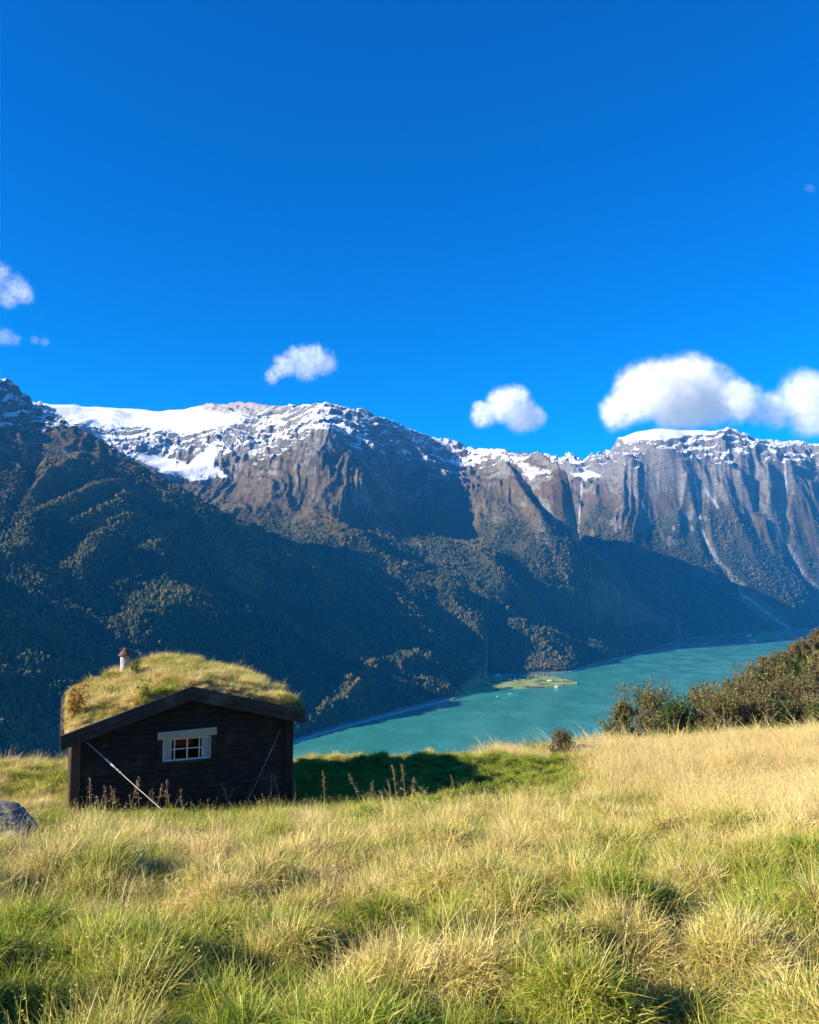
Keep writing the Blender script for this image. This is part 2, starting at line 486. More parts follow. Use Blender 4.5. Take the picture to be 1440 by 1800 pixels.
# ravines (negative) and spurs (positive): centre line as seen, half width in photo pixels, metres
FORMS = [
    ([(1215, 810), (1228, 870), (1232, 925), (1245, 960), (1280, 1010), (1310, 1052)], 9, -75, 2),
    ([(1375, 800), (1381, 880), (1384, 960), (1412, 1010), (1440, 1040)], 9, -70, 2),
    ([(1188, 810), (1196, 870), (1210, 930)], 8, -55, 2),
    ([(1325, 800), (1330, 860), (1318, 920)], 7, -60, 2),
    ([(1300, 800), (1306, 850)], 8, 60, 2),
    ([(1350, 810), (1355, 880), (1345, 930)], 9, 60, 2),
    ([(1030, 850), (1018, 900), (1017, 950), (1022, 1000)], 9, -80, 2),
    ([(1300, 1040), (1345, 1075), (1390, 1105)], 5, -14, 2),
    ([(150, 1000), (200, 950), (250, 900)], 22, 60, 0),
    # middle massif
    ([(560, 760), (600, 800), (640, 850), (690, 900)], 20, 60, 1),
    ([(545, 750), (570, 800), (600, 860), (620, 900)], 34, 30, 1),
    ([(690, 790), (710, 850), (740, 900)], 42, -120, 1),
    ([(880, 810), (905, 860), (940, 920), (960, 960)], 11, 70, 1),
    ([(925, 830), (945, 880), (985, 930)], 8, -60, 1),
    ([(770, 880), (850, 900), (930, 935), (990, 970)], 30, 60, 1),
    ([(600, 985), (700, 1005), (780, 1020), (850, 1040)], 16, 26, 1),
    # lit bosses of forest on the left mountain
    ([(215, 1125), (270, 1100), (330, 1085), (400, 1100), (480, 1115)], 36, 52, 0),
    ([(230, 1135), (310, 1110), (400, 1120), (480, 1130)], 14, 18, 0),
    ([(20, 975), (90, 930), (160, 890), (235, 860)], 22, 75, 0),
    ([(110, 960), (170, 935), (235, 908)], 9, 60, 0),
    ([(30, 890), (90, 850), (150, 815), (190, 815)], 18, 60, 0),
    ([(60, 790), (55, 850), (20, 900)], 14, -60, 0),
    ([(590, 1235), (640, 1215), (700, 1190), (750, 1180)], 26, 48, 0),
    ([(600, 1165), (640, 1180), (690, 1190)], 10, 12, 0),
    ([(545, 1272), (620, 1250), (690, 1232), (760, 1215)], 9, 30, 0),
    ([(1020, 1110), (1070, 1118), (1120, 1132)], 10, 30, 0),
    ([(590, 1160), (540, 1140), (500, 1110)], 6, 20, 0),
]
Zf = H0.copy()
for pts, w, m, who in FORMS:
    d, t = seg_dist(UX, VY, pts)
    ends = sstep(0, 0.15, t) * sstep(1, 0.85, t)
    Zf += m * np.exp(-(d / w) ** 2) * (0.35 + 0.65 * ends) * (which == who) * (nearcrestL if who == 0 else 1)
Zf += relL * 5.0 * fbm(XX / 42, YY / 42, 3, 71) * sstep(-395, -340, H0)
rock_rough = sstep(300, 700, Zf)
Zf += rock_rough * 7.0 * (ridged(XX / 60, YY / 60, 3, 75) - 0.7)

# glacier and snowfield: smooth surfaces
GLAC = poly_mask(UX, VY, [(60, 690), (170, 690), (340, 700), (360, 722), (440, 730), (400, 748), (330, 762), (250, 748), (190, 752), (120, 742)], 6) * (which == 1)
GLAC = np.maximum(GLAC, poly_mask(UX, VY, [(225, 798), (265, 800), (330, 815), (370, 785), (385, 790), (375, 812), (400, 838), (340, 845), (290, 832)], 4) * (which == 1))
GLAC = np.maximum(GLAC, poly_mask(UX, VY, [(905, 812), (940, 815), (972, 826), (968, 838), (940, 842), (920, 832)], 9) * .62 * (which == 1))
GLAC = np.maximum(GLAC, poly_mask(UX, VY, [(1000, 832), (1030, 826), (1060, 838), (1030, 842)], 3) * (which == 2))
GLAC = np.maximum(GLAC, poly_mask(UX, VY, [(1105, 748), (1240, 745), (1260, 762), (1180, 768), (1100, 775)], 4) * (which == 2))
Zf = Zf * (1 - 0.85 * GLAC) + smooth(Zf, 5, 6) * 0.85 * GLAC
# flat land by the water
spit_poly = [(790, 1232), (850, 1217), (900, 1211), (950, 1210), (1016, 1204), (1020, 1200), (985, 1190), (960, 1186), (905, 1187), (868, 1188), (862, 1176), (850, 1195), (800, 1222)]
UXb, VYb = to_px(XX, YY, np.full_like(XX, -399.0))
spit = poly_mask(UXb, VYb, spit_poly, 1.5)
fan_poly = [(1180, 1133), (1277, 1132), (1340, 1131), (1368, 1126), (1392, 1122), (1398, 1112), (1370, 1108), (1330, 1110), (1290, 1117), (1200, 1122)]
fan = poly_mask(UXb, VYb, fan_poly, 1.5)
lowl = np.maximum(spit, fan)
flat = -398.2 + 5 * noise(XX / 90, YY / 90, 77) * 0.3 + sstep(0, 1, lowl) * 1.5
Zf = np.where(lowl > 0.02, Zf * (1 - lowl) + flat * lowl, Zf)
Zf = np.where((lowl <= 0.02) & (H0 < -399), np.minimum(Zf, -404), Zf)
UX, VY = to_px(XX, YY, Zf)

# ground cover masks ---------------------------------------------------------
gy = np.gradient(Zf, axis=0) / np.gradient(YY, axis=0)
gx = np.gradient(Zf, axis=1) / np.gradient(XX, axis=1)
SLOPE = np.hypot(gx, gy)
nz = fbm(XX / 260, YY / 260, 5, 81)
snow_line = np.where(which == 1, 740, np.where(which == 0, 500, 960)) + 130 * nz
snow = sstep(-60, 190, Zf - snow_line) * sstep(1.75, 0.75, SLOPE + 0.35 * fbm(XX / 60, YY / 60, 4, 83))
snow = np.where(which == 0, snow * 0.80, snow)
pink = poly_mask(UX, VY, [(325, 725), (340, 700), (500, 700), (495, 722), (440, 727), (400, 724), (370, 731)], 3) * (which == 1)
snow = np.clip(np.maximum(snow * (1 - 0.55 * pink), GLAC), 0, 1)
forest = sstep(np.where(which == 2, 760, 450), np.where(which == 2, 350, 200), Zf + 150 * nz) * sstep(-396, -388, Zf) * np.where(which == 0, 1.0, np.where(which == 2, sstep(3.6, 2.2, SLOPE), sstep(2.6, 1.5, SLOPE)))
forest = forest * (1 - lowl)
heath = sstep(-0.1, 0.5, nz + 0.4 * sstep(150, 450, Zf) * sstep(900, 600, Zf))
field = spit * sstep(-0.35, 0.1, fbm(XX / 60, YY / 60, 3, 85) + 0.2)
field = np.maximum(field, poly_mask(UXb, VYb, [(1310, 1127), (1365, 1124), (1394, 1119), (1396, 1112), (1370, 1109), (1338, 1112)], 1.5))
field = np.maximum(field, fan * sstep(-.3, .4, fbm(XX / 70, YY / 70, 3, 87)) * .7)
clearing = poly_mask(UX, VY, [(855, 1190), (868, 1180), (878, 1200), (862, 1208)], 4) * (which == 0)
field = np.maximum(field, clearing); forest *= (1 - clearing)
scree = poly_mask(UX, VY, [(1295, 1010), (1330, 1045), (1400, 1105), (1375, 1108), (1330, 1085), (1300, 1055)], 6) * (which == 2)
forest *= (1 - 0.85 * scree)
stream = np.zeros_like(Zf)
STREAMS = [([(1222, 840), (1229, 880), (1231, 925), (1244, 955), (1262, 985), (1278, 1003), (1296, 1028), (1303, 1045), (1325, 1058), (1345, 1075), (1368, 1092), (1392, 1107)], 1.7, 2),
           ([(1378, 790), (1382, 850), (1384, 955), (1410, 1005), (1440, 1035)], 1.3, 2),
           ([(1024, 845), (1019, 900), (1016, 950)], 1.2, 2), ([(1240, 860), (1262, 892)], 2.2, 2),
           ([(807, 1118), (812, 1131)], 1.3, 0)]
for pts, w, who in STREAMS:
    d, t = seg_dist(UX, VY, pts)
    stream = np.maximum(stream, np.exp(-(d / w) ** 2) * (which == who) * (0.55 + 0.45 * noise(VY / 9, UX / 30, 3)))
shore_d = sstep(-392, -397.5, Zf) * (1 - sstep(.6, .95, lowl))

nr, nc = Zf.shape
idx = np.arange(nr * nc).reshape(nr, nc)
FQ = np.stack([idx[:-1, :-1], idx[:-1, 1:], idx[1:, 1:], idx[1:, :-1]], -1).reshape(-1, 4)
Zq = Zf.ravel()[FQ]
FQk = FQ[(Zq.max(1) > -403)]

# mountain material -----------------------------------------------------------
m = NT('mountain_ground')
P = m.pos()
n_big = m.noise(P, 0.004, 6, 0.6)
n_mid = m.noise(P, 0.02, 6, 0.65)
n_fine = m.noise(P, 0.09, 5, 0.7)
strata = m.noise(m.scale(P, (0.5, 0.5, 1.6)), 0.013, 6, 0.65, 1.2)
rock = m.mix(m.mapr(strata, 0.35, 0.65), (0.048, 0.043, 0.036), (0.145, 0.128, 0.102))
rock = m.mix(m.mapr(n_fine, 0.3, 0.7), rock, m.mix(0.5, rock, (0.32, 0.30, 0.28)))
rock = m.mix(m.attr('pink'), rock, (0.34, 0.29, 0.26))
heathc = m.mix(m.mapr(n_mid, 0.35, 0.65), (0.065, 0.056, 0.028), (0.12, 0.092, 0.045))
heathc = m.mix(m.mapr(n_big, 0.4, 0.65), heathc, (0.105, 0.070, 0.040))
woods = m.mix(m.mapr(n_fine, 0.35, 0.65), (0.022, 0.034, 0.012), (0.055, 0.06, 0.02))
veg = m.mix(m.attr('forest'), heathc, woods)
rk = m.mapr(m.math('ADD', m.attr('rocky'), m.math('MULTIPLY', m.math('SUBTRACT', n_mid, 0.5), 1.4)), 0.35, 0.65)
base = m.mix(rk, veg, rock)
fcol = m.mix(m.mapr(n_mid, 0.35, 0.65), (0.20, 0.30, 0.05), (0.34, 0.36, 0.10))
base = m.mix(m.attr('field'), base, fcol)
base = m.mix(m.attr('shore'), base, (0.20, 0.19, 0.17))
base = m.mix(m.math('MULTIPLY', m.attr('scree'), 0.6), base, (0.17, 0.17, 0.10))
sn = m.mapr(m.math('ADD', m.attr('snow'), m.math('ADD', m.math('MULTIPLY', m.math('SUBTRACT', n_fine, 0.5), 1.3), m.math('MULTIPLY', m.math('SUBTRACT', strata, 0.5), 1.1))), 0.44, 0.60)
base = m.mix(sn, base, (0.64, 0.66, 0.69))
base = m.mix(m.attr('stream'), base, (0.62, 0.62, 0.62))
bmp = m.bump(m.math('ADD', m.math('MULTIPLY', n_mid, 0.7), n_fine), 0.8, 9.0)
m.surf(base, 0.9, 0.15, bmp)
MAT_MTN = m.m

me = np_mesh('mountains', np.stack([XX, YY, Zf], -1).reshape(-1, 3), FQk, [MAT_MTN], smooth=True)
rocky = sstep(1.1, 1.75, SLOPE + 0.4 * nz + 0.25 * sstep(400, 900, Zf) - (0.35 + 1.2 * sstep(500, 300, Zf)) * (which == 0) - 1.5 * (which == 2) * sstep(1150, 700, Zf) * (0.45 + 0.55 * sstep(-.25, .2, fbm(XX / 420, YY / 420, 3, 88))) - 0.3 * (which == 1) * sstep(700, 400, Zf)) * sstep(-350, 0, Zf)
rocky = np.maximum(rocky, np.where(which == 0, sstep(550, 850, Zf), np.where(which == 1, sstep(760, 1080, Zf + 90 * nz), sstep(880, 1250, Zf + 120 * nz))) * 0.9)
rocky = rocky * (1 - 0.8 * sstep(1080, 560, Zf) * (which >= 1) * (0.35 + 0.65 * sstep(-.3, .2, fbm(XX / 260, YY / 200, 4, 89))))
for nm, arr in (('snow', snow), ('forest', forest), ('rocky', rocky), ('field', field), ('pink', pink), ('stream', stream), ('scree', scree), ('shore', shore_d)):
    fattr(me, nm, arr)
mo = link(bpy.data.objects.new('mountains', me))
tag(mo, kind='structure')

# ------------------------------------------------------------------ lake
m = NT('lake_water')
P = m.pos()
w1 = m.noise(m.scale(P, (1, 0.5, 1)), 0.35, 4, 0.6)
w2 = m.noise(m.scale(P, (1, 0.6, 1)), 0.012, 4, 0.6)
col = m.mix(m.mapr(w2, 0.35, 0.7), (0.038, 0.235, 0.175), (0.045, 0.26, 0.195))
m.surf(col, m.mapr(w2, 0.3, 0.7, 0.16, 0.30), 0.5, m.bump(w1, 0.12, 0.5))
MAT_LAKE = m.m
s_ = MB(); s_.add([(-30000, -2000, -400), (30000, -2000, -400), (30000, 40000, -400), (-30000, 40000, -400)], [(0, 1, 2, 3)])
lake = s_.build('lake', MAT_LAKE)
tag(lake, kind='structure')
# ================================================================== woods on the mountains
def leafy_blob(name, seed, mat, kind=0):
    rg = np.random.default_rng(seed)
    import bmesh
    bm = bmesh.new()
    for k in range(3 if kind == 0 else 1):
        mtx = Matrix.Translation((rg.normal(0, .18), rg.normal(0, .18), 0.45 + 0.2 * k)) @ Matrix.Diagonal((0.42 - .06 * k, 0.42 - .06 * k, 0.5, 1)) if kind == 0 else \
            Matrix.Translation((0, 0, 0.55)) @ Matrix.Diagonal((0.3, 0.3, 0.62, 1))
        bmesh.ops.create_icosphere(bm, subdivisions=1, radius=1.0, matrix=mtx)
    for v in bm.verts:
        v.co += Vector(rg.normal(0, 0.07, 3))
        if kind == 1:
            f = max(0.05, 1.15 - v.co.z); v.co.x *= f; v.co.y *= f
    me = bpy.data.meshes.new(name); bm.to_mesh(me); bm.free(); me.materials.append(mat)
    return bpy.data.objects.new(name, me)

m = NT('distant_foliage')
ti = m.attr('tint', 'INSTANCER')
c = m.mix(m.mapr(ti, 0.0, 0.55), (0.028, 0.042, 0.012), (0.075, 0.075, 0.022))
c = m.mix(m.mapr(ti, 0.55, 1.0), c, (0.17, 0.12, 0.035))
m.surf(c, 0.85, 0.1)
MAT_WOOD = m.m
blobs = proto_collection('wood_kinds', [leafy_blob('wood_a', 1, MAT_WOOD), leafy_blob('wood_b', 2, MAT_WOOD), leafy_blob('wood_c', 3, MAT_WOOD, 1)])

ratio = Zf / YY
horizon = np.maximum.accumulate(ratio, axis=0)
seen = (ratio + 14.0 / YY > horizon) & (np.abs(PX - 720) < 800) & (Zf > -396)
dY = np.gradient(YY, axis=0); dX = np.gradient(XX, axis=1)
area = dY * dX * np.sqrt(1 + SLOPE ** 2)
bush = sstep(640, 300, Zf + 120 * nz) * 0.30
shadowside = 1.0
wgt = np.where(seen, area * np.clip(forest + bush, 0, 1) * (1 - stream) * (1 - field), 0) / YY ** 1.1
wgt = wgt * (0.10 + 0.90 * sstep(-0.22, 0.12, fbm(XX / 110, YY / 110, 4, 101)))
NW = 190000
cs = np.cumsum(wgt.ravel()); pick = np.searchsorted(cs, RNG.random(NW) * cs[-1])
ii, jj = np.unravel_index(np.clip(pick, 0, Zf.size - 1), Zf.shape)
fy = RNG.random(NW) - 0.5; fx = RNG.random(NW) - 0.5
tx = XX[ii, jj] + fx * dX[ii, jj]; ty = YY[ii, jj] + fy * dY[ii, jj]
tz = Zf[ii, jj] + gx[ii, jj] * fx * dX[ii, jj] + gy[ii, jj] * fy * dY[ii, jj] - 0.8
size = (4.0 + 10.0 * RNG.random(NW) ** 2.4) * (0.45 + 0.55 * forest[ii, jj]) * np.where(which[ii, jj] == 2, 1.2, 1.0)
rot = np.stack([RNG.normal(0, .06, NW), RNG.normal(0, .06, NW), RNG.random(NW) * 6.28], -1)
scl = np.stack([size * (0.75 + .5 * RNG.random(NW)), size * (0.75 + .5 * RNG.random(NW)), size * (0.9 + .4 * RNG.random(NW))], -1)
kindi = np.where((fbm(tx / 300, ty / 300, 3, 103) > 0.22) & (RNG.random(NW) < .75), 2, RNG.integers(0, 2, NW))
tint = np.clip(0.38 + 0.5 * fbm(tx / 240, ty / 240, 4, 105) + RNG.normal(0, .2, NW) + 0.25 * sstep(0, 400, tz), 0, 1)
tint = np.where(kindi == 2, tint * 0.25, tint)
wo_ = scatter('mountain_woods', np.stack([tx, ty, tz], -1), rot, scl, kindi, blobs, {'tint': tint})
tag(wo_, kind='stuff')

def far_ground(px, py):
    """point of the mountains seen at a pixel"""
    j = int(np.argmin(np.abs(px_cols - px)))
    col = VY[:, j]; ok = Zf[:, j] > -403
    best = None
    hz_ = 1e9
    for i in range(len(Y_rows)):
        if not ok[i]: continue
        if col[i] <= py:
            best = i; break
    return Vector((XX[best, j], YY[best, j], Zf[best, j]))

# ------------------------------------------------------------------ villages by the lake
def plain(name, col, rough=0.8, spec=0.3, var=0.12, sc=3.0):
    m = NT(name)
    n = m.noise(m.obj(), sc, 4, 0.6)
    c2 = tuple(min(1, c * (1 + var * 2)) for c in col); c1 = tuple(c * (1 - var) for c in col)
    m.surf(m.mix(m.mapr(n, 0.3, 0.7), c1, c2), rough, spec, m.bump(n, 0.2, 0.02))
    return m.m
M_WHITE = plain('white_painted_board', (0.78, 0.77, 0.73))
M_RED = plain('red_painted_board', (0.32, 0.055, 0.035))
M_GREYB = plain('weathered_board', (0.30, 0.28, 0.25))
M_OCHRE = plain('ochre_board', (0.60, 0.42, 0.24))
M_SLATE = plain('slate_roof', (0.13, 0.13, 0.14))
M_TILE = plain('tile_roof', (0.25, 0.10, 0.06))
M_SHEET = plain('pale_sheet_roof', (0.72, 0.73, 0.75), 0.4, 0.5)
M_DARKGLASS = plain('dark_glass', (0.03, 0.035, 0.04), 0.1, 0.6)

def house(px, py, L, W, H, rz, wall, roof, name, label, group=None):
    """small gabled building whose foot is seen at a pixel of the flat land"""
    Yd = lake_depth(py); p = world_at(px, py, Yd); p.z = -397.6
    root = empty(name, p, rz)
    b = MB()
    rise = W * 0.36
    b.beam([(-L / 2, -W / 2, -2), (-L / 2, W / 2, -2), (-L / 2, W / 2, H), (-L / 2, 0, H + rise), (-L / 2, -W / 2, H)], (0, 0, 0), (L, 0, 0))
    b.build('wall', wall, root)
    r_ = MB()
    for s in (-1, 1):
        r_.beam([(-L / 2 - .5, 0, H + rise + .05), (-L / 2 - .5, s * (W / 2 + .6), H - .6 * .72 + .05), (-L / 2 - .5, s * (W / 2 + .6), H - .6 * .72 + .4), (-L / 2 - .5, 0, H + rise + .42)], (0, 0, 0), (L + 1, 0, 0))
    rr = r_.build('roof', roof, root)
    if name == 'farm_house':
        c_ = MB(); c_.box((L * 0.12, 0, H + rise + .8), (0.9, 0.9, 2.0)); c_.build('chimney', M_TILE, rr)
    for s in (-1, 1):
        for k in range(3 if L > 9 else 2):
            w_ = MB(); x = -L / 2 + L * (k + 0.7) / (3.4 if L > 9 else 2.4)
            w_.box((x, s * (W / 2 + .03), H * 0.55), (1.3, 0.08, 1.4)); w_.build('window', M_DARKGLASS, root)
    d_ = MB(); d_.box((L / 2 - 1.4, -W / 2 - .05, 1.1), (1.3, 0.1, 2.2)); d_.build('door', M_GREYB, root)
    tag(root, label, 'house' if name == 'farm_house' else ('barn' if name == 'barn' else 'shed'), group)
    return root
GP = 'farm buildings on the green spit'
house(869, 1191, 9, 7, 5.0, 0.4, M_WHITE, M_SLATE, 'farm_house', 'small white farmhouse nearest the woods at the upper end of the spit', GP)
house(876, 1190, 17, 9, 5.5, 0.2, M_WHITE, M_SHEET, 'barn', 'long white barn with a pale roof at the woodland end of the spit', GP)
house(884, 1192, 9, 6, 3.2, 0.3, M_GREYB, M_SLATE, 'shed', 'low grey shed between the white barn and the ochre house', GP)
house(876, 1196, 10, 8, 5.0, -0.2, M_OCHRE, M_TILE, 'farm_house', 'small ochre house in front of the long white barn', GP)
house(897, 1198, 11, 10, 7.0, 1.3, M_OCHRE, M_SLATE, 'farm_house', 'tall cream house with its gable to the lake in the middle of the field', GP)
house(905, 1198, 8, 6, 4.5, 1.2, M_WHITE, M_SLATE, 'farm_house', 'narrow white house just beside the tall cream house', GP)
house(913, 1199, 13, 8, 3.6, 0.1, M_RED, M_SLATE, 'barn', 'dark red barn beyond the tall cream house on the spit', GP)
house(929, 1194, 8, 7, 5.0, 0.5, M_WHITE, M_TILE, 'farm_house', 'lone white house under the row of trees on the spit', GP)
house(966, 1199, 16, 7, 3.4, 0.15, M_WHITE, M_SHEET, 'shed', 'long low white shed near the outer end of the spit', GP)
house(978, 1209, 10, 6, 2.8, 0.1, M_WHITE, M_SHEET, 'boat_shed', 'white boat shed at the water edge of the spit', GP)
house(822, 1219, 8, 7, 4.5, 0.6, M_WHITE, M_SLATE, 'farm_house', 'single white house beside the shore road away from the village')
GQ = 'houses of the far village'
far = [(1228, 1114, 26, 12, 5, 0.1, M_WHITE, M_SHEET, 'shed', 'long white shed farthest towards the dark slope of the far village'),
       (1240, 1111, 30, 12, 5, 0.5, M_WHITE, M_SHEET, 'barn', 'long white barn at the wood edge above the far village'),
       (1285, 1114, 22, 12, 6, -0.7, M_WHITE, M_SHEET, 'barn', 'white barn standing askew below the dark knoll of the far village'),
       (1292, 1119, 16, 11, 5, 0.2, M_WHITE, M_SLATE, 'farm_house', 'white house below the askew barn of the far village'),
       (1300, 1122, 16, 11, 6, 0.9, M_OCHRE, M_SLATE, 'farm_house', 'cream house in the middle of the far village'),
       (1308, 1126, 14, 10, 5, 0.3, M_RED, M_SLATE, 'farm_house', 'red house near the quay of the far village'),
       (1317, 1119, 30, 13, 6, 0.1, M_WHITE, M_SHEET, 'shed', 'wide pale roofed shed behind the quay of the far village'),
       (1324, 1129, 40, 10, 4, -0.15, M_WHITE, M_SHEET, 'shed', 'long white quay shed right at the water of the far village'),
       (1329, 1122, 14, 10, 6, 0.8, M_WHITE, M_TILE, 'farm_house', 'white tile roofed house at the green field of the far village'),
       (1332, 1110, 20, 11, 5, 0.3, M_OCHRE, M_TILE, 'farm_house', 'orange roofed house at the upper edge of the green field'),
       (1341, 1111, 16, 11, 5, 0.3, M_RED, M_TILE, 'farm_house', 'red walled house at the upper edge of the green field'),
       (1350, 1126, 14, 8, 4, 0.2, M_WHITE, M_SLATE, 'boat_shed', 'small white boat shed on the shore of the green field'),
       (1270, 1127, 15, 9, 4, 0.1, M_GREYB, M_SLATE, 'boat_shed', 'grey boat shed at the dark end of the village shore')]
for a in far: house(*a, GQ)

# boats
def boat(px, py, L, label, rz=0.3):
    p = world_at(px, py, lake_depth(py)); p.z = -400
    root = empty('motor_boat', p, rz)
    sec = []
    n = 9
    b = MB(); vs = []
    for i in range(n):
        t = i / (n - 1); w = L * 0.17 * (1 - max(0, (t - 0.45) / 0.55) ** 2.2) + 0.02; k = 0.25 + 0.5 * t * t
        x = (t - 0.5) * L
        vs += [(x, -w, 0.9 + k), (x, -w * .7, -0.3), (x, 0, -0.6 + .5 * t ** 4), (x, w * .7, -0.3), (x, w, 0.9 + k)]
    fs = [(i * 5 + j, i * 5 + j + 1, i * 5 + j + 6, i * 5 + j + 5) for i in range(n - 1) for j in range(4)]
    fs += [(i * 5 + 4, i * 5, i * 5 + 5, i * 5 + 9) for i in range(n - 1)] + [(0, 4, 3, 2, 1)]
    b.add(vs, fs); b.build('hull', M_WHITE, root)
    c_ = MB(); c_.beam([(-L * .2, -L * .11, 1.0), (L * .12, -L * .11, 1.0), (L * .06, -L * .1, 2.6), (-L * .18, -L * .1, 2.6)], (0, 0, 0), (0, L * .22, 0))
    cb = c_.build('cabin', M_WHITE, root, bevel=.05)
    w_ = MB(); w_.box((-L * .05, 0, 2.0), (L * .18, L * .225, .6)); w_.build('window', M_DARKGLASS, cb)
    tag(root, label, 'boat', 'boats moored off the spit')
boat(875, 1225, 9, 'small white motor boat lying nearer us and closer to the bank', 0.5)
boat(897, 1220, 13, 'larger white motor boat lying off the tall cream house', 0.2)

# shore road
m = NT('gravel_road'); n = m.noise(m.pos(), 0.3, 4, .6)
m.surf(m.mix(n, (0.30, 0.29, 0.27), (0.45, 0.43, 0.40)), 0.9, 0.2)
MAT_ROAD = m.m
def road(pts, w, h=1.0, nm='road'):
    P_ = [world_at(x, y, lake_depth(y) * 1.0) for x, y in pts]
    Q = []
    for a, b_ in zip(P_[:-1], P_[1:]):
        for t in np.linspace(0, 1, 12, endpoint=False): Q.append(a.lerp(b_, t))
    Q.append(P_[-1]); vs = []
    for i, p in enumerate(Q):
        d = (Q[min(i + 1, len(Q) - 1)] - Q[max(i - 1, 0)]); d.z = 0; d.normalize(); nn = Vector((-d.y, d.x, 0))
        vs += [(*(p + nn * w)[:2], -400 + h), (*(p - nn * w)[:2], -400 + h), (*(p - nn * (w + 3))[:2], -401), (*(p + nn * (w + 6))[:2], -401)]
    fs = []
    for i in range(len(Q) - 1):
        a = 4 * i
        fs += [(a, a + 1, a + 5, a + 4), (a + 1, a + 2, a + 6, a + 5), (a + 3, a, a + 4, a + 7)]
    b = MB(); b.add(vs, fs); o = b.build(nm, MAT_ROAD); tag(o, kind='structure')
road([(500, 1310), (600, 1279), (700, 1252.5), (770, 1235), (800, 1228), (825, 1221), (850, 1215)], 5, 2.6)
road([(850, 1215), (880, 1211.5), (930, 1204), (960, 1198.5)], 3.5, 2.9)
road([(1000, 1182.5), (1020, 1174.5), (1060, 1163.5), (1100, 1155)], 5, 2.6)
road([(1395, 1109), (1440, 1104.5), (1500, 1100)], 8, 3.0)

# trees one can tell apart on the spit
def small_tree(px, py, h, label, group, kind='leafy_tree', rz=0.0, zz=-398.0, Yd=None, seed=0, tint=None):
    Yd = Yd or lake_depth(py); p = world_at(px, py, Yd)
    if zz is not None: p.z = zz
    root = empty(kind, p, rz)
    rg = np.random.default_rng(seed)
    t = MB(); t.tube([(0, 0, -0.5), (0.02 * h, 0, .35 * h), (0, 0.02 * h, .8 * h)], [0.03 * h, .022 * h, .006 * h], 6); t.build('trunk', M_BARK, root)
    n = 380
    if kind == 'spruce_tree':
        z = rg.random(n) ** 0.8; r_ = (1 - z) * 0.26 * (0.5 + .5 * rg.random(n)) + .01; z = 0.06 + z * .94
    else:
        z = rg.random(n); r_ = 0.30 * np.sqrt(np.clip(1 - (2 * z - .95) ** 2, 0.02, 1)) * (0.45 + .55 * rg.random(n) ** .5); z = 0.16 + z * .84
    a = rg.random(n) * 6.28
    c_ = np.stack([r_ * np.cos(a), r_ * np.sin(a), z], -1) * h
    q = leaf_quads(c_, 0.055 * h, rg)
    V, Fq = q
    me = np_mesh('crown', V, Fq, [tint or MAT_LEAFG]); fattr(me, 'tint', np.repeat(rg.random(n), 4))
    link(bpy.data.objects.new('crown', me), root)
    tag(root, label, 'tree', group)
    return root

def leaf_quads(C, s, rg, aspect=0.6):
    n = len(C)
    u = rg.normal(size=(n, 3)); u /= np.linalg.norm(u, axis=1)[:, None]
    w = np.cross(u, rg.normal(size=(n, 3))); w /= np.linalg.norm(w, axis=1)[:, None]
    s = np.broadcast_to(np.asarray(s), (n,))[:, None] * (0.6 + .8 * rg.random((n, 1)))
    V = np.stack([C - u * s, C + w * s * aspect, C + u * s, C - w * s * aspect], 1).reshape(-1, 3)
    return V, np.arange(4 * n).reshape(n, 4)
M_BARK = plain('bark', (0.16, 0.13, 0.10), 0.9, 0.2, 0.3, 8)
def leaf_mat(name, c1, c2, c3, trans=0.35, gloss=0.012):
    m = NT(name); t = m.attr('tint')
    c = m.mix(m.mapr(t, 0, .55, smooth=False), c1, c2); c = m.mix(m.mapr(t, .55, 1, smooth=False), c, c3)
    m.leaf(c, trans, gloss); return m.m
MAT_LEAFG = leaf_mat('autumn_green_leaf', (0.045, 0.07, 0.018), (0.10, 0.12, 0.03), (0.22, 0.18, 0.05))
MAT_SPRUCE = leaf_mat('spruce_needles', (0.02, 0.045, 0.012), (0.035, 0.07, 0.018), (0.06, 0.10, 0.02), 0.15)
ORD = ['first', 'second', 'third', 'fourth', 'fifth', 'sixth', 'seventh', 'eighth']
for k, (x, y, h) in enumerate([(911, 1189, 9), (925, 1190, 12), (932, 1189, 10), (938, 1191, 14), (946, 1189, 15), (951, 1190, 12), (958, 1190, 15), (965, 1191, 13)]):
    small_tree(x, y, h, ORD[k] + ' tree of the row on the spit, counted from the wooded end', 'trees along the back of the spit', seed=300 + k)

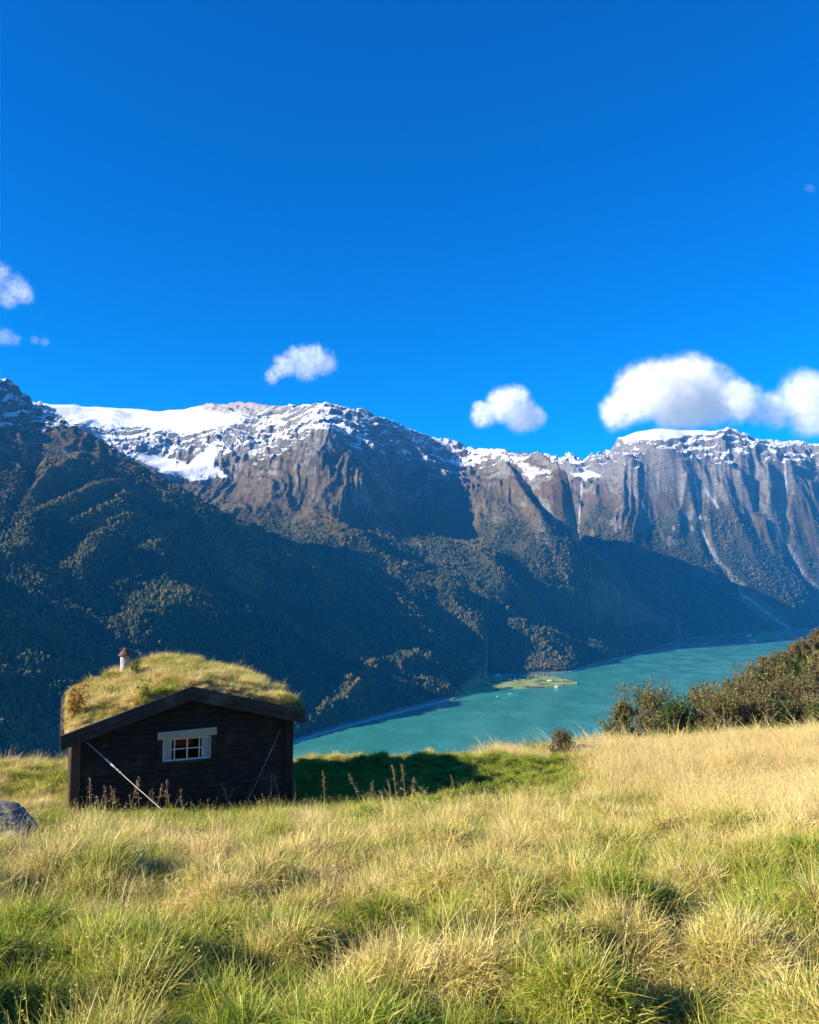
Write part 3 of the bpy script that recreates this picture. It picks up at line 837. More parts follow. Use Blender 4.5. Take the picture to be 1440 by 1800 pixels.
# ------------------------------------------------------------------ clouds
def cloud(name, label, px, py, Y, w, h, puffs, dens, seed, edge=0.5, wisp=0.5):
    """w, h in metres; puffs: (x, z, r) as fractions of the half width"""
    m = NT(name + '_vapour')
    tc = m.obj()
    wobble = m.n('ShaderNodeTexNoise'); m.put(wobble.inputs['Vector'], tc); wobble.inputs['Scale'].default_value = 3.4 / (w / 2); wobble.inputs['Detail'].default_value = 8
    wobble.inputs['Roughness'].default_value = 0.68
    off = m.n('ShaderNodeVectorMath', operation='MULTIPLY_ADD')
    m.t.links.new(wobble.outputs['Color'], off.inputs[0]); off.inputs[1].default_value = [w * wisp * .42] * 3; off.inputs[2].default_value = [-w * wisp * .21] * 3
    add = m.n('ShaderNodeVectorMath', operation='ADD'); m.put(add.inputs[0], tc); m.put(add.inputs[1], off.outputs[0])
    tot = None
    for (x, z, r_) in puffs:
        d = m.n('ShaderNodeVectorMath', operation='DISTANCE'); m.put(d.inputs[0], add.outputs[0]); d.inputs[1].default_value = (x * w / 2, 0.12 * w * math.sin(x * 5), z * w / 2)
        v = m.mapr(d.outputs['Value'], r_ * w / 2 * 1.15, r_ * w / 2 * edge, 0, 1)
        tot = v if tot is None else m.math('MAXIMUM', tot, v)
    sx = m.n('ShaderNodeSeparateXYZ'); m.put(sx.inputs[0], add.outputs[0])
    tot = m.math('MULTIPLY', tot, m.mapr(sx.outputs[2], -h * .55, -h * .30, 0, 1))
    nn = m.noise(tc, 9.0 / (w / 2), 6, 0.65)
    tot = m.math('MULTIPLY', tot, m.mapr(nn, 0.36, 0.62, 0.10, 1.0))
    v = m.n('ShaderNodeVolumePrincipled'); v.inputs['Color'].default_value = (1, 1, 1, 1); v.inputs['Anisotropy'].default_value = 0.0
    m.put(v.inputs['Density'], m.math('MULTIPLY', tot, dens))
    m.t.links.new(v.outputs[0], m.out.inputs['Volume'])
    m.m.cycles.volume_step_rate = 0.3
    bmesh_ = MB(); N_ = 14
    prof = [(math.sin(math.pi * k / N_) * 0.5, -math.cos(math.pi * k / N_) * 0.5) for k in range(1, N_)]
    bmesh_.lathe(prof, n=24)
    o = bmesh_.build(name, m.m, smooth=False)
    for vtx in o.data.vertices: vtx.co = Vector((vtx.co.x * w * 1.35, vtx.co.y * w * 0.9, vtx.co.z * h * 2.0))
    o.location = world_at(px, py, Y)
    tag(o, label, 'cloud', kind='thing')
    return o
U = 1 / F
cloud('cloud', 'large white cloud resting right above the snowy summit', 1188, 694, 9600, 262 * U * 9600, 120 * U * 9600,
      [(-.72, -.22, .30), (-.45, 0, .42), (-.1, .02, .40), (.22, .12, .50), (.5, -.02, .44), (.75, -.12, .30), (.1, -.2, .4)], 0.010, 1)
cloud('cloud', 'white cloud cut by the frame beside the summit cloud', 1432, 720, 9600, 215 * U * 9600, 110 * U * 9600,
      [(-.62, .0, .34), (-.3, .2, .40), (.1, .15, .5), (.5, .0, .5), (-.1, -.2, .4), (-.85, -.05, .2)], 0.006, 2)
cloud('cloud', 'compact white cloud alone above the saddle between the massifs', 895, 720, 9000, 150 * U * 9000, 86 * U * 9000,
      [(-.6, -.12, .34), (-.2, .05, .42), (.15, .25, .40), (.35, -.1, .46), (.65, -.2, .25)], 0.011, 3)
cloud('cloud', 'slanting ragged cloud above the rocky plateau', 532, 638, 8000, 142 * U * 8000, 80 * U * 8000,
      [(-.75, -.3, .24), (-.4, -.12, .32), (-.1, .15, .3), (.25, .2, .36), (.55, .0, .34), (.1, -.1, .35)], 0.0065, 4, wisp=.75)
cloud('cloud', 'slanting white cloud cut by the frame high above the glacier', 2, 500, 7000, 140 * U * 7000, 130 * U * 7000,
      [(-.55, .62, .24), (-.25, .50, .26), (-.02, .28, .30), (.28, .02, .32), (.55, -.22, .28), (.74, -.35, .18), (-.2, -.05, .36), (.15, -.28, .3)], 0.0045, 5, wisp=.7)
cloud('cloud', 'small faint wisp of cloud under the slanting cloud', 8, 592, 7000, 70 * U * 7000, 40 * U * 7000,
      [(-.5, .1, .45), (0, 0, .5), (.45, -.1, .35)], 0.003, 6, wisp=.8)
cloud('cloud', 'tiny faint wisp beside the small wisp above the glacier', 72, 600, 7000, 44 * U * 7000, 20 * U * 7000,
      [(-.4, .05, .4), (.2, 0, .4), (.6, -.05, .2)], 0.0025, 7, wisp=.8)
cloud('cloud', 'faintest tiny wisp high up near the edge of the sky', 1424, 332, 7000, 40 * U * 7000, 34 * U * 7000,
      [(-.3, 0, .4), (.3, .1, .4)], 0.0012, 8, wisp=.8)
# ================================================================== near hillside
g_a = np.array([-.8, -.42, -.1, .1, .25, .34, .42, .52, .9])
g_rows = [(0, [-1.75] * 9), (3, [-2.0] * 9), (8, [-3.05, -3.0, -2.95, -2.92, -2.9, -2.88, -2.85, -2.82, -2.7]),
          (13, [-4.3, -4.22, -4.15, -4.1, -4.08, -4.05, -4.0, -3.95, -3.7]),
          (18.5, [-5.2, -5.2, -5.2, -5.12, -5.05, -5.0, -4.95, -4.85, -4.5]),
          (24, [-5.70, -5.70, -5.55, -5.48, -5.42, -5.32, -5.25, -5.12, -4.8]),
          (27, [-6.25, -6.25, -6.02, -5.90, -5.80, -5.62, -5.5, -5.35, -5.0]),
          (33, [-8.0, -8.0, -7.6, -7.3, -7.0, -6.8, -6.6, -6.4, -6]),
          (46, [-15, -15, -14, -12.5, -11.0, -10.4, -10.2, -10.0, -8]),
          (80, [-36, -36, -33, -29, -22, -17, -14.5, -12, -2]),
          (130, [-64, -64, -60, -54, -38, -24, -19, -12.5, 5]),
          (250, [-130, -130, -122, -115, -95, -72, -52, -30, 20]),
          (500, [-250, -250, -245, -240, -225, -200, -170, -120, -30]),
          (1000, [-430, -430, -430, -430, -430, -430, -420, -360, -200]),
          (1600, [-450] * 7 + [-445, -430])]
g_Y = np.array([r_[0] for r_ in g_rows], float); g_Z = np.array([r_[1] for r_ in g_rows], float)
def _cub(t): return t * t * (3 - 2 * t)
def ground_base(X, Y):
    X = np.asarray(X, float); Y = np.asarray(Y, float)
    a = np.clip(X / np.maximum(Y, 3.5), -.8, .9)
    ia = np.clip(np.searchsorted(g_a, a) - 1, 0, len(g_a) - 2); ta = _cub((a - g_a[ia]) / (g_a[ia + 1] - g_a[ia]))
    yy = np.clip(Y, 0, 1599); iy = np.clip(np.searchsorted(g_Y, yy) - 1, 0, len(g_Y) - 2)
    # monotone hermite along Y
    def col(k):
        z = g_Z[:, k]; h = np.diff(g_Y); dl = np.diff(z) / h
        mm = np.concatenate([[dl[0]], np.where(dl[1:] * dl[:-1] > 0, 2 * dl[1:] * dl[:-1] / (dl[1:] + dl[:-1] - 1e-12), 0), [dl[-1]]])
        return z, mm, h
    out = 0
    Zc = np.stack([col(k)[0] for k in range(len(g_a))]); Mc = np.stack([col(k)[1] for k in range(len(g_a))]); h = np.diff(g_Y)
    t = (yy - g_Y[iy]) / h[iy]
    def ev(k):
        z0 = Zc[k, iy]; z1 = Zc[k, iy + 1]; m0 = Mc[k, iy] * h[iy]; m1 = Mc[k, iy + 1] * h[iy]
        return (2 * t ** 3 - 3 * t ** 2 + 1) * z0 + (t ** 3 - 2 * t ** 2 + t) * m0 + (-2 * t ** 3 + 3 * t ** 2) * z1 + (t ** 3 - t ** 2) * m1
    return ev(ia) * (1 - ta) + ev(ia + 1) * ta
def worley(X, Y, cell, seed):
    """distance to the nearest tussock centre and the direction away from it"""
    x = X / cell; y = Y / cell; ix = np.floor(x); iy = np.floor(y)
    best = np.full(np.shape(X), 9.0); bx = np.zeros_like(best); by = np.zeros_like(best); br = np.zeros_like(best)
    for i in (-1, 0, 1):
        for j in (-1, 0, 1):
            h1 = _hash(ix + i, iy + j, seed) / 4294967296.0; h2 = _hash(ix + i, iy + j, seed + 7) / 4294967296.0; h3 = _hash(ix + i, iy + j, seed + 13) / 4294967296.0
            dx = x - (ix + i + .15 + .7 * h1); dy = y - (iy + j + .15 + .7 * h2); d = np.hypot(dx, dy)
            m_ = d < best
            best = np.where(m_, d, best); bx = np.where(m_, dx, bx); by = np.where(m_, dy, by); br = np.where(m_, h3, br)
    return best * cell, np.arctan2(by, bx), br
TC = 0.52
def tussock(X, Y):
    wx_ = X + .09 * noise(X / .3, Y / .3, 231); wy_ = Y + .09 * noise(X / .3, Y / .3, 232)
    d, an, r_ = worley(wx_, wy_, TC, 233)
    rad = .14 + .16 * r_
    return d / rad, an, r_
def hummocks(X, Y):
    n1 = fbm(X / 1.7 + 3, Y / 1.7, 3, 201); n2 = fbm(X / 0.55, Y / 0.55, 2, 202)
    # keep the terrace by the cabin even
    d = np.hypot((X + 4.2) / 3.6, (Y - 20.5) / 3.4)
    k = sstep(0.9, 1.4, d)
    amp = sstep(45, 22, Y)
    far_ = sstep(40, 90, Y)
    tq, _, tr_ = tussock(X, Y)
    dome = (.07 + .17 * tr_) * np.exp(-(tq * .95) ** 2) * k
    return (0.17 * n1 * k + 0.04 * n2 + dome) * amp * (0.4 + .6 * k) + far_ * (1.2 * fbm(X / 18, Y / 18, 3, 203))
BUMPS = [(1255, 1500, 12.0, 0.75, 0.5, 0.22), (1400, 1500, 12.2, 0.8, 0.5, 0.22), (470, 1760, 3.4, 0.34, 0.3, 0.14), (30, 1475, 12.6, 1.1, .8, .12)]
BW = [(az(px, py) * Y, Y, rx, ry, h) for px, py, Y, rx, ry, h in BUMPS]
def ground(X, Y):
    z = ground_base(X, Y) + hummocks(X, Y)
    for bx, by, rx, ry, h in BW: z = z + h * np.exp(-((X - bx) / rx) ** 2 - ((Y - by) / ry) ** 2)
    return z
def g1(x, y): return float(ground(np.array([x]), np.array([y]))[0])

xs_ = np.concatenate([-np.geomspace(14, 1500, 110)[::-1], np.linspace(-14, 16, 260)[1:-1], np.geomspace(16, 1500, 110)])
ys_ = np.concatenate([np.linspace(-14, 1.4, 40), np.linspace(1.4, 34, 330)[1:], np.geomspace(34, 1600, 170)[1:]])
GX, GY = np.meshgrid(xs_, ys_)
GZ = ground(GX, GY)
nr_, nc_ = GZ.shape
idx = np.arange(nr_ * nc_).reshape(nr_, nc_)
FG = np.stack([idx[:-1, :-1], idx[:-1, 1:], idx[1:, 1:], idx[1:, :-1]], -1).reshape(-1, 4)
m = NT('meadow_soil')
P = m.pos()
a_ = m.noise(P, 0.8, 5, .6); b_ = m.noise(P, 9, 4, .6)
c = m.mix(m.mapr(a_, .35, .65), (0.03, 0.030, 0.010), (0.07, 0.05, 0.02))
c = m.mix(m.mapr(b_, .3, .7), m.mix(0.5, c, (0.035, 0.028, 0.015)), c)
c = m.mix(m.attr('moss'), c, m.mix(b_, (0.10, 0.075, 0.02), (0.26, 0.20, 0.10)))
m.surf(c, .95, .1, m.bump(b_, .8, .05))
me = np_mesh('meadow', np.stack([GX, GY, GZ], -1).reshape(-1, 3), FG, [m.m], smooth=True)
moss = np.zeros_like(GX)
for bx, by, rx, ry, h in BW[:2]: moss = np.maximum(moss, np.exp(-((GX - bx) / rx * 1.0) ** 2 - ((GY - by) / ry) ** 2))
fattr(me, 'moss', sstep(.3, .6, moss))
md_ = link(bpy.data.objects.new('meadow', me)); tag(md_, kind='structure')

# ------------------------------------------------------------------ grass
def blade_set(rg, n, R0, len_, wid, lean, curl, segs=4, dirbias=None, tipk=0.12, dead=0.2, wav=0.0):
    """arching ribbons growing out of a disc of radius R0; returns verts, quads, tint, root-to-tip"""
    a0 = rg.random(n) * 2 * np.pi; r0 = R0 * np.sqrt(rg.random(n))
    bx = r0 * np.cos(a0); by = r0 * np.sin(a0)
    da = a0 + rg.normal(0, 0.9, n)
    L_ = len_ * (0.55 + 0.6 * rg.random(n)); W_ = wid * (0.7 + .6 * rg.random(n))
    le = lean * (0.3 + 1.1 * rg.random(n)) * (0.45 + 0.55 * r0 / max(R0, 1e-6)); cu = curl * (0.3 + 1.2 * rg.random(n))
    th = le.copy(); p = np.stack([bx, by, np.zeros(n) - 0.02], -1)
    dh = np.stack([np.cos(da), np.sin(da)], -1)
    tw = rg.random(n) * np.pi
    side0 = np.stack([np.cos(tw), np.sin(tw), np.zeros(n)], -1)
    V = []; 
    for s in range(segs + 1):
        t = s / segs
        w = W_ * (1 - (1 - tipk) * t ** 1.5) * 0.5
        V.append(p - side0 * w[:, None]); V.append(p + side0 * w[:, None])
        step = L_ / segs
        d = np.concatenate([dh * np.sin(th)[:, None], np.cos(th)[:, None]], -1)
        if wav: d = d + rg.normal(0, wav, d.shape)
        p = p + d * step[:, None]
        th = th + cu / segs
    V = np.stack(V, 1)                                   # n, 2(segs+1), 3
    base = (np.arange(n) * 2 * (segs + 1))[:, None]
    q = np.concatenate([np.stack([base[:, 0] + 2 * s, base[:, 0] + 2 * s + 1, base[:, 0] + 2 * s + 3, base[:, 0] + 2 * s + 2], -1)[:, None] for s in range(segs)], 1).reshape(-1, 4)
    tint = np.where(rg.random(n) < dead, 0.75 + .25 * rg.random(n), 0.55 * rg.random(n))
    T = np.repeat(tint, 2 * (segs + 1))
    H_ = np.tile(np.repeat(np.linspace(0, 1, segs + 1), 2), n)
    return V.reshape(-1, 3), q, T, H_

m = NT('meadow_grass_blade')
dry = m.attr('dry', 'INSTANCER'); ti = m.attr('tint'); hh = m.attr('along'); tone = m.attr('tone', 'INSTANCER')
dd = m.math('ADD', m.math('MULTIPLY', dry, 1.0), m.math('MULTIPLY', m.math('SUBTRACT', ti, 0.45), 0.85), clamp=True)
green = m.mix(tone, (0.085, 0.17, 0.008), (0.27, 0.37, 0.02))
yel = m.mix(tone, (0.42, 0.38, 0.045), (0.70, 0.60, 0.12))
straw = m.mix(tone, (0.58, 0.41, 0.14), (0.92, 0.74, 0.33))
c = m.mix(m.mapr(dd, 0.12, 0.52), green, yel)
c = m.mix(m.mapr(dd, 0.52, 0.95), c, straw)
c = m.mix(m.mapr(hh, 0.75, 1.0, 0, .35), c, (0.55, 0.42, 0.2))      # tips wither first
m.leaf(c, 0.26, 0.02, 0.4)
MAT_GRASS = m.m

def tuft(name, seed, sets, mat, heads=0):
    rg = np.random.default_rng(seed); Vs = []; Qs = []; Ts = []; Hs = []; off = 0
    for kw in sets:
        V, q, T, H_ = blade_set(rg, **kw); Vs.append(V); Qs.append(q + off); Ts.append(T); Hs.append(H_); off += len(V)
    if heads:
        sg = sets[0]['segs']; W3 = Vs[0].reshape(-1, 2 * (sg + 1), 3); tip = W3[:, -2:].mean(1); low = W3[:, -4:-2].mean(1)
        f = rg.random((len(tip), heads, 1)); C_ = (tip[:, None] * f + low[:, None] * (1 - f) + rg.normal(0, .007, (len(tip), heads, 3))).reshape(-1, 3)
        V, q = leaf_quads(C_, .008, rg, .3); Vs.append(V); Qs.append(q + off); Ts.append(np.repeat(.75 + .25 * rg.random(len(C_)), 4)); Hs.append(np.ones(4 * len(C_)))
    me = np_mesh(name, np.concatenate(Vs), np.concatenate(Qs), [mat])
    fattr(me, 'tint', np.concatenate(Ts)); fattr(me, 'along', np.concatenate(Hs))
    return bpy.data.objects.new(name, me)

kinds = []
# 0-3 lush short tufts, 4-7 tussocks of long arching blades, 8-10 tall pale stems, 11-13 flattened dead litter
for k in range(4): kinds.append(tuft('grass_%02d' % len(kinds), 20 + k, [dict(n=64, R0=.13, len_=.16, wid=.0085, lean=.8, curl=1.2, segs=4, dead=.14, wav=.10)], MAT_GRASS))
for k in range(4): kinds.append(tuft('grass_%02d' % len(kinds), 30 + k, [dict(n=92, R0=.11, len_=.29, wid=.0078, lean=.85, curl=1.9, segs=5, dead=.32, wav=.13),
                                                         dict(n=7, R0=.09, len_=.42, wid=.004, lean=.35, curl=.5, segs=4, dead=.9)], MAT_GRASS))
for k in range(3): kinds.append(tuft('grass_%02d' % len(kinds), 40 + k, [dict(n=20, R0=.18, len_=.48, wid=.0036, lean=.34, curl=.5, segs=6, dead=.9, wav=.09)], MAT_GRASS, heads=5))
for k in range(3): kinds.append(tuft('grass_%02d' % len(kinds), 50 + k, [dict(n=56, R0=.2, len_=.22, wid=.0075, lean=1.2, curl=.6, segs=5, dead=.85, wav=.28)], MAT_GRASS))
grass_kinds = proto_collection('grass_kinds', kinds)

def blob_px(X, Y, px, py, rx, ry, Z):
    u, v = to_px(X, Y, Z); return np.exp(-((u - px) / rx) ** 2 - ((v - py) / ry) ** 2)
def in_cabin(X, Y, pad=0.0):
    c, s = math.cos(CR), math.sin(CR)
    dx = X - CX; dy = Y - CY
    u = dx * c + dy * s; v = -dx * s + dy * c
    return (u > -pad) & (u < CW + pad) & (v > -pad) & (v < CL + pad)
# cabin plan: front left corner, yaw, width, length
CX, CY, CR, CW, CL = -7.245, 17.68, R(23), 4.8, 5.4

def dryness(X, Y, Z):
    _, _, tr = tussock(X, Y)
    d = 0.44 + 0.62 * fbm(X / 1.3, Y / 1.3, 4, 301) + .55 * (((tr * 7.3) % 1) - .5) + 0.22 * fbm(X / 5, Y / 5, 2, 302)
    u, v = to_px(X, Y, Z)
    # lush band on the terrace right of the cabin and before its wall
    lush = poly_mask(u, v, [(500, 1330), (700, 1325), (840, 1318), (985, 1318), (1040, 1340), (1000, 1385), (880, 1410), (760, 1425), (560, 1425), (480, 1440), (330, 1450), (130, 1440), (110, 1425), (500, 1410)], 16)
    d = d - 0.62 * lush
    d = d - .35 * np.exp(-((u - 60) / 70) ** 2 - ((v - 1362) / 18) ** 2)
    # straw coloured sea of stems towards the upper right and along the brink
    tall = poly_mask(u, v, [(990, 1290), (1500, 1270), (1500, 1470), (1250, 1440), (1100, 1400), (1020, 1350)], 28)
    d = d + 0.42 * tall
    d = d + 0.45 * sstep(25.2, 26.4, Y)
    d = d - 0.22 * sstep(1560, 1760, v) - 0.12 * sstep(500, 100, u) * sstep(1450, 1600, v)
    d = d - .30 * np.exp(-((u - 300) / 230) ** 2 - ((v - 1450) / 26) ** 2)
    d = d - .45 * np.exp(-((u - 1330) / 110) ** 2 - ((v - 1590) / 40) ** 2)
    return np.clip(d, 0, 1), lush, tall

def sample_trap(n, y0, y1, p=1.0):
    """points spread over the part of the meadow in view, density ~ Y^-p"""
    t = RNG.random(n); e = 2 - p
    Y = (y0 ** e + t * (y1 ** e - y0 ** e)) ** (1 / e)
    A = -0.64 + 1.28 * RNG.random(n)
    return A * Y, Y
nG = 60000
gX, gYp = sample_trap(nG, 2.2, 27.6, 0.75)
gZp = ground(gX, gYp)
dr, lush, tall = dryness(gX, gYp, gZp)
clump = fbm(gX / 0.42, gYp / 0.42, 2, 311)
tq, tan_, tr_ = tussock(gX, gYp)
keep = ~in_cabin(gX, gYp, 0.03) & ((RNG.random(nG) < np.clip(1.32 - .76 * tq, .06, 1)) | (lush > .4))
mossy = np.zeros(nG)
for bx, by, rx, ry, h in BW[:2]: mossy = np.maximum(mossy, np.exp(-((gX - bx) / rx) ** 2 - ((gYp - by) / ry) ** 2))
keep &= ~((np.abs(gX + 6.5) < .95) & (np.abs(gYp - 12.55) < .75))
keep &= ~((mossy > .45) & (RNG.random(nG) < .8))
rnd = RNG.random(nG)
kind_ = np.where(rnd < 0.30 + .5 * lush, RNG.integers(0, 4, nG), np.where(rnd < .82 + .1 * lush - .32 * tall, RNG.integers(4, 8, nG), np.where(rnd < .88 + .1 * tall, RNG.integers(8, 11, nG), RNG.integers(11, 14, nG))))
kind_ = np.where((gYp < 6) & (kind_ >= 8) & (kind_ < 11) & (RNG.random(nG) < .5), RNG.integers(4, 8, nG), kind_)
s_all = .88 * (0.62 + .2 * clump + .35 * RNG.random(nG) + .35 * np.exp(-tq ** 2) * (.4 + tr_)) * (1 - .28 * lush) * (1 + .2 * tall)
s_all = np.clip(s_all, .35, 1.6) * (0.72 + .28 * sstep(2, 9, gYp))
wd = 1.0 + sstep(5, 26, gYp) * 1.3
nzx = fbm(gX / 3, gYp / 3, 2, 315)
rot = np.stack([RNG.normal(0, .12, nG) , 0.16 + .25 * nzx + RNG.normal(0, .12, nG), np.zeros(nG)], -1)
# every tuft turns freely about its own axis, then leans with the wind
spin = RNG.random(nG) * 6.28
outw = RNG.random(nG) < .75
rot[:, 2] = np.where(outw, tan_ + RNG.normal(0, .35, nG), spin); rot[:, 0] = RNG.normal(0, .14, nG); rot[:, 1] = np.where(outw, np.clip(.55 * tq, 0, .85) * (1 - .5 * tall), RNG.normal(0, .16, nG))
scl = np.stack([s_all * (0.6 + .4 * wd), s_all * (0.6 + .4 * wd), s_all * np.where(kind_ >= 8, 1.0, .9)], -1)
tone = np.clip(0.5 + .30 * fbm(gX / .8, gYp / .8, 2, 321) + .35 * (tr_ - .5) + RNG.normal(0, .16, nG) , 0, 1)
tone = np.where(lush > .5, np.clip(tone * .8 + .1, 0, 1), tone)
k = keep
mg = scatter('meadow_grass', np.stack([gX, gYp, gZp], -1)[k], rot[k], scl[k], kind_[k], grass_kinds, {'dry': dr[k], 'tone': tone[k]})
tag(mg, kind='stuff')

# long grass along the brink of the slope
nB = 5200
bA = -0.64 + 1.28 * RNG.random(nB); bY = 25.6 + 3.2 * RNG.random(nB) + RNG.normal(0, .2, nB); bX = bA * bY; bZ = ground(bX, bY)
u, v = to_px(bX, bY, bZ)
dens = np.interp(u, [0, 90, 130, 500, 560, 660, 760, 830, 850, 1000, 1050, 1440], [.5, .5, .5, .30, .35, .35, .10, .15, .75, .75, 1, 1]) * (0.6 + .9 * (fbm(u / 40, v * 0, 3, 331) + .3))
kk = RNG.random(nB) < dens
sb = np.interp(u, [0, 500, 600, 780, 850, 960, 1060, 1440], [.6, .6, .45, .35, .85, .8, .8, 1.0]) * (.8 + .4 * RNG.random(nB))
rb = np.stack([RNG.normal(0, .1, nB), RNG.normal(0, .1, nB), RNG.random(nB) * 6.28], -1)
bg_ = scatter('brink_grass', np.stack([bX, bY, bZ], -1)[kk], rb[kk], np.stack([sb * 1.1, sb * 1.1, sb], -1)[kk], RNG.integers(8, 11, nB)[kk], grass_kinds,
              {'dry': np.full(kk.sum(), .95), 'tone': np.clip(.55 + RNG.normal(0, .2, kk.sum()), 0, 1)})
tag(bg_, kind='stuff')
# tall straw over the right of the meadow
nT = 5200
tX, tY = sample_trap(nT, 6, 27, .6); tZ = ground(tX, tY); _, lu, ta = dryness(tX, tY, tZ)
kk = (RNG.random(nT) < ta) & (tX > 0)
st_ = .95 + .5 * RNG.random(nT)
tg = scatter('straw_grass', np.stack([tX, tY, tZ], -1)[kk], np.stack([RNG.normal(0, .1, nT), RNG.normal(0, .1, nT), RNG.random(nT) * 6.28], -1)[kk],
             np.stack([st_ * 1.3, st_ * 1.3, st_], -1)[kk], RNG.integers(8, 11, nT)[kk], grass_kinds, {'dry': np.full(kk.sum(), .9), 'tone': np.clip(.6 + RNG.normal(0, .2, kk.sum()), 0, 1)})
tag(tg, kind='stuff')
# rough grass of the falling hillside beyond the brink
nH = 9000
hA = 0.1 + .55 * RNG.random(nH); hY = 30 * (240 / 30) ** RNG.random(nH); hX = hA * hY; hZ = ground(hX, hY)
sh = (1.6 + 1.8 * RNG.random(nH)) * np.clip(hY / 60, 1, 2.2)
hg = scatter('hillside_grass', np.stack([hX, hY, hZ], -1), np.stack([RNG.normal(0, .1, nH), RNG.normal(0, .1, nH), RNG.random(nH) * 6.28], -1),
             np.stack([sh * 1.6, sh * 1.6, sh * .8], -1), RNG.integers(0, 8, nH), grass_kinds, {'dry': np.clip(.45 + RNG.normal(0, .2, nH), 0, 1), 'tone': RNG.random(nH)})
tag(hg, kind='stuff')
# ================================================================== the turf roofed cabin
ZB = -5.42
WAP = 2.4
def rtop(s):
    s = np.asarray(s, float)
    l = 2.16 + (s + .25) / 2.65 * (3.05 - 2.16); r_ = 3.05 + (s - WAP) / 2.62 * (2.36 - 3.05)
    return np.where(s < WAP, l, r_)
cab = empty('log_cabin', (CX, CY, ZB), CR)
tag(cab, 'dark timber cabin with grass growing on its roof, standing at the edge of the meadow', 'cabin')
def to_world(s, t, z):
    c, n = math.cos(CR), math.sin(CR)
    return Vector((CX + s * c - t * n, CY + s * n + t * c, z + ZB))
def on_gable(px, py, t=0.0):
    """where a photo pixel meets the plane of the front gable, in the cabin's own metres"""
    d = Vector((az(px, py), 1, el(py))); nrm = Vector((-math.sin(CR), math.cos(CR), 0))
    k = (Vector((CX, CY, 0)).dot(nrm) + t) / d.dot(nrm); p = d * k
    dx, dy = p.x - CX, p.y - CY
    return dx * math.cos(CR) + dy * math.sin(CR), p.z - ZB

m = NT('tarred_timber')
P = m.obj(); g1n = m.noise(m.scale(P, (1.2, 1.2, 14)), 3.0, 5, .65); g2n = m.noise(P, 2.0, 4, .6)
c = m.mix(m.mapr(g1n, .3, .7), (0.012, 0.008, 0.006), (0.040, 0.027, 0.018)); c = m.mix(m.mapr(g2n, .5, .8), c, (0.09, 0.052, 0.028))
m.surf(c, .75, .25, m.bump(g1n, .5, .02)); M_TAR = m.m
m = NT('weathered_barge_board')
P = m.obj(); g1n = m.noise(m.scale(P, (3, 3, 30)), 2.0, 5, .65); g2n = m.noise(P, 1.3, 4, .6)
c = m.mix(m.mapr(g1n, .3, .7), (0.022, 0.018, 0.015), (0.060, 0.050, 0.042)); c = m.mix(m.mapr(g2n, .5, .75), c, (0.10, 0.085, 0.07))
m.surf(c, .8, .25, m.bump(g1n, .5, .02)); M_BARGE = m.m
m = NT('painted_sunlight_board')
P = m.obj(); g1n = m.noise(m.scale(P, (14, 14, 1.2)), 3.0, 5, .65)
m.surf(m.mix(m.mapr(g1n, .3, .7), (0.05, 0.028, 0.015), (0.14, 0.08, 0.045)), .7, .3, m.bump(g1n, .4, .02)); M_CORNER = m.m  # left corner board: sunlight put into the colour as a lighter brown
m = NT('grey_header_board')
P = m.obj(); g1n = m.noise(m.scale(P, (2, 6, 30)), 3.0, 5, .65)
m.surf(m.mix(m.mapr(g1n, .3, .7), (0.34, 0.26, 0.17), (0.60, 0.48, 0.33)), .8, .3, m.bump(g1n, .4, .01)); M_HEAD = m.m
M_SASH = plain('white_sash_paint', (0.78, 0.66, 0.50), .5, .4, .08, 20)

# window opening in the gable
ws0, wz1 = on_gable(286, 1299); ws1, _ = on_gable(371, 1297); _, wz0 = on_gable(329, 1337)
rows = np.arange(-0.6, 3.2, 0.15)
def boards_wall(fn, front, Wd, depth_dir, hole=None):
    b = MB()
    rg = random.Random(5)
    for z0 in rows:
        z1 = z0 + .15
        s0, s1 = (0.0, Wd)
        if front:
            ok = [s for s in np.linspace(0, Wd, 97) if float(rtop(s)) - .17 > z1]
            if not ok: continue
            s0, s1 = max(0, ok[0]), min(Wd, ok[-1])
            if s1 - s0 < .2: continue
        elif z1 > fn: continue
        segs = [(s0, s1)]
        if hole and z1 > hole[2] + .02 and z0 < hole[3] - .02:
            segs = [(s0, hole[0]), (hole[1], s1)]
        pr = rg.uniform(0, .008)
        for a, e in segs:
            # a board: lower edge stands proud, upper edge tucks under the next one
            prof = [(-.048 - pr, z0 - .012), (-.040 - pr, z0 + .05), (-.006, z1), (.05, z1), (.05, z0 - .012)]
            vs = [(a, y, z) for y, z in prof] + [(e, y, z) for y, z in prof]
            n = 5
            b.add([depth_dir(v) for v in vs], [tuple(range(n)), tuple(range(2 * n - 1, n - 1, -1))] + [(i, i + n, (i + 1) % n + n, (i + 1) % n) for i in range(n)])
    return b
hole = (ws0, ws1, wz0, wz1)
w_ = boards_wall(None, True, CW, lambda v: v, hole).build('gable_wall', M_TAR, cab)
boards_wall(None, True, CW, lambda v: (v[0], CL - v[1], v[2])).build('rear_wall', M_TAR, cab)
boards_wall(2.02, False, CL, lambda v: (v[1], v[0], v[2])).build('side_wall', M_TAR, cab)
boards_wall(2.18, False, CL, lambda v: (CW - v[1], v[0], v[2])).build('side_wall', M_TAR, cab)
b = MB(); b.box((CW / 2, CL / 2, 0.05), (CW - .12, CL - .12, .06)); b.build('floor_boards', M_TAR, cab)
for s in (0.06, CW - 0.06):
    b = MB(); hgt = float(rtop(s)) - .26
    b.box((s, -.045, hgt / 2 - .3), (.19, .05, hgt + .6)); b.box((s + (-.085 if s < 1 else .085), .06, hgt / 2 - .3), (.05, .19, hgt + .6))
    b.build('corner_board', M_CORNER if s < 1 else M_TAR, cab, bevel=.004)
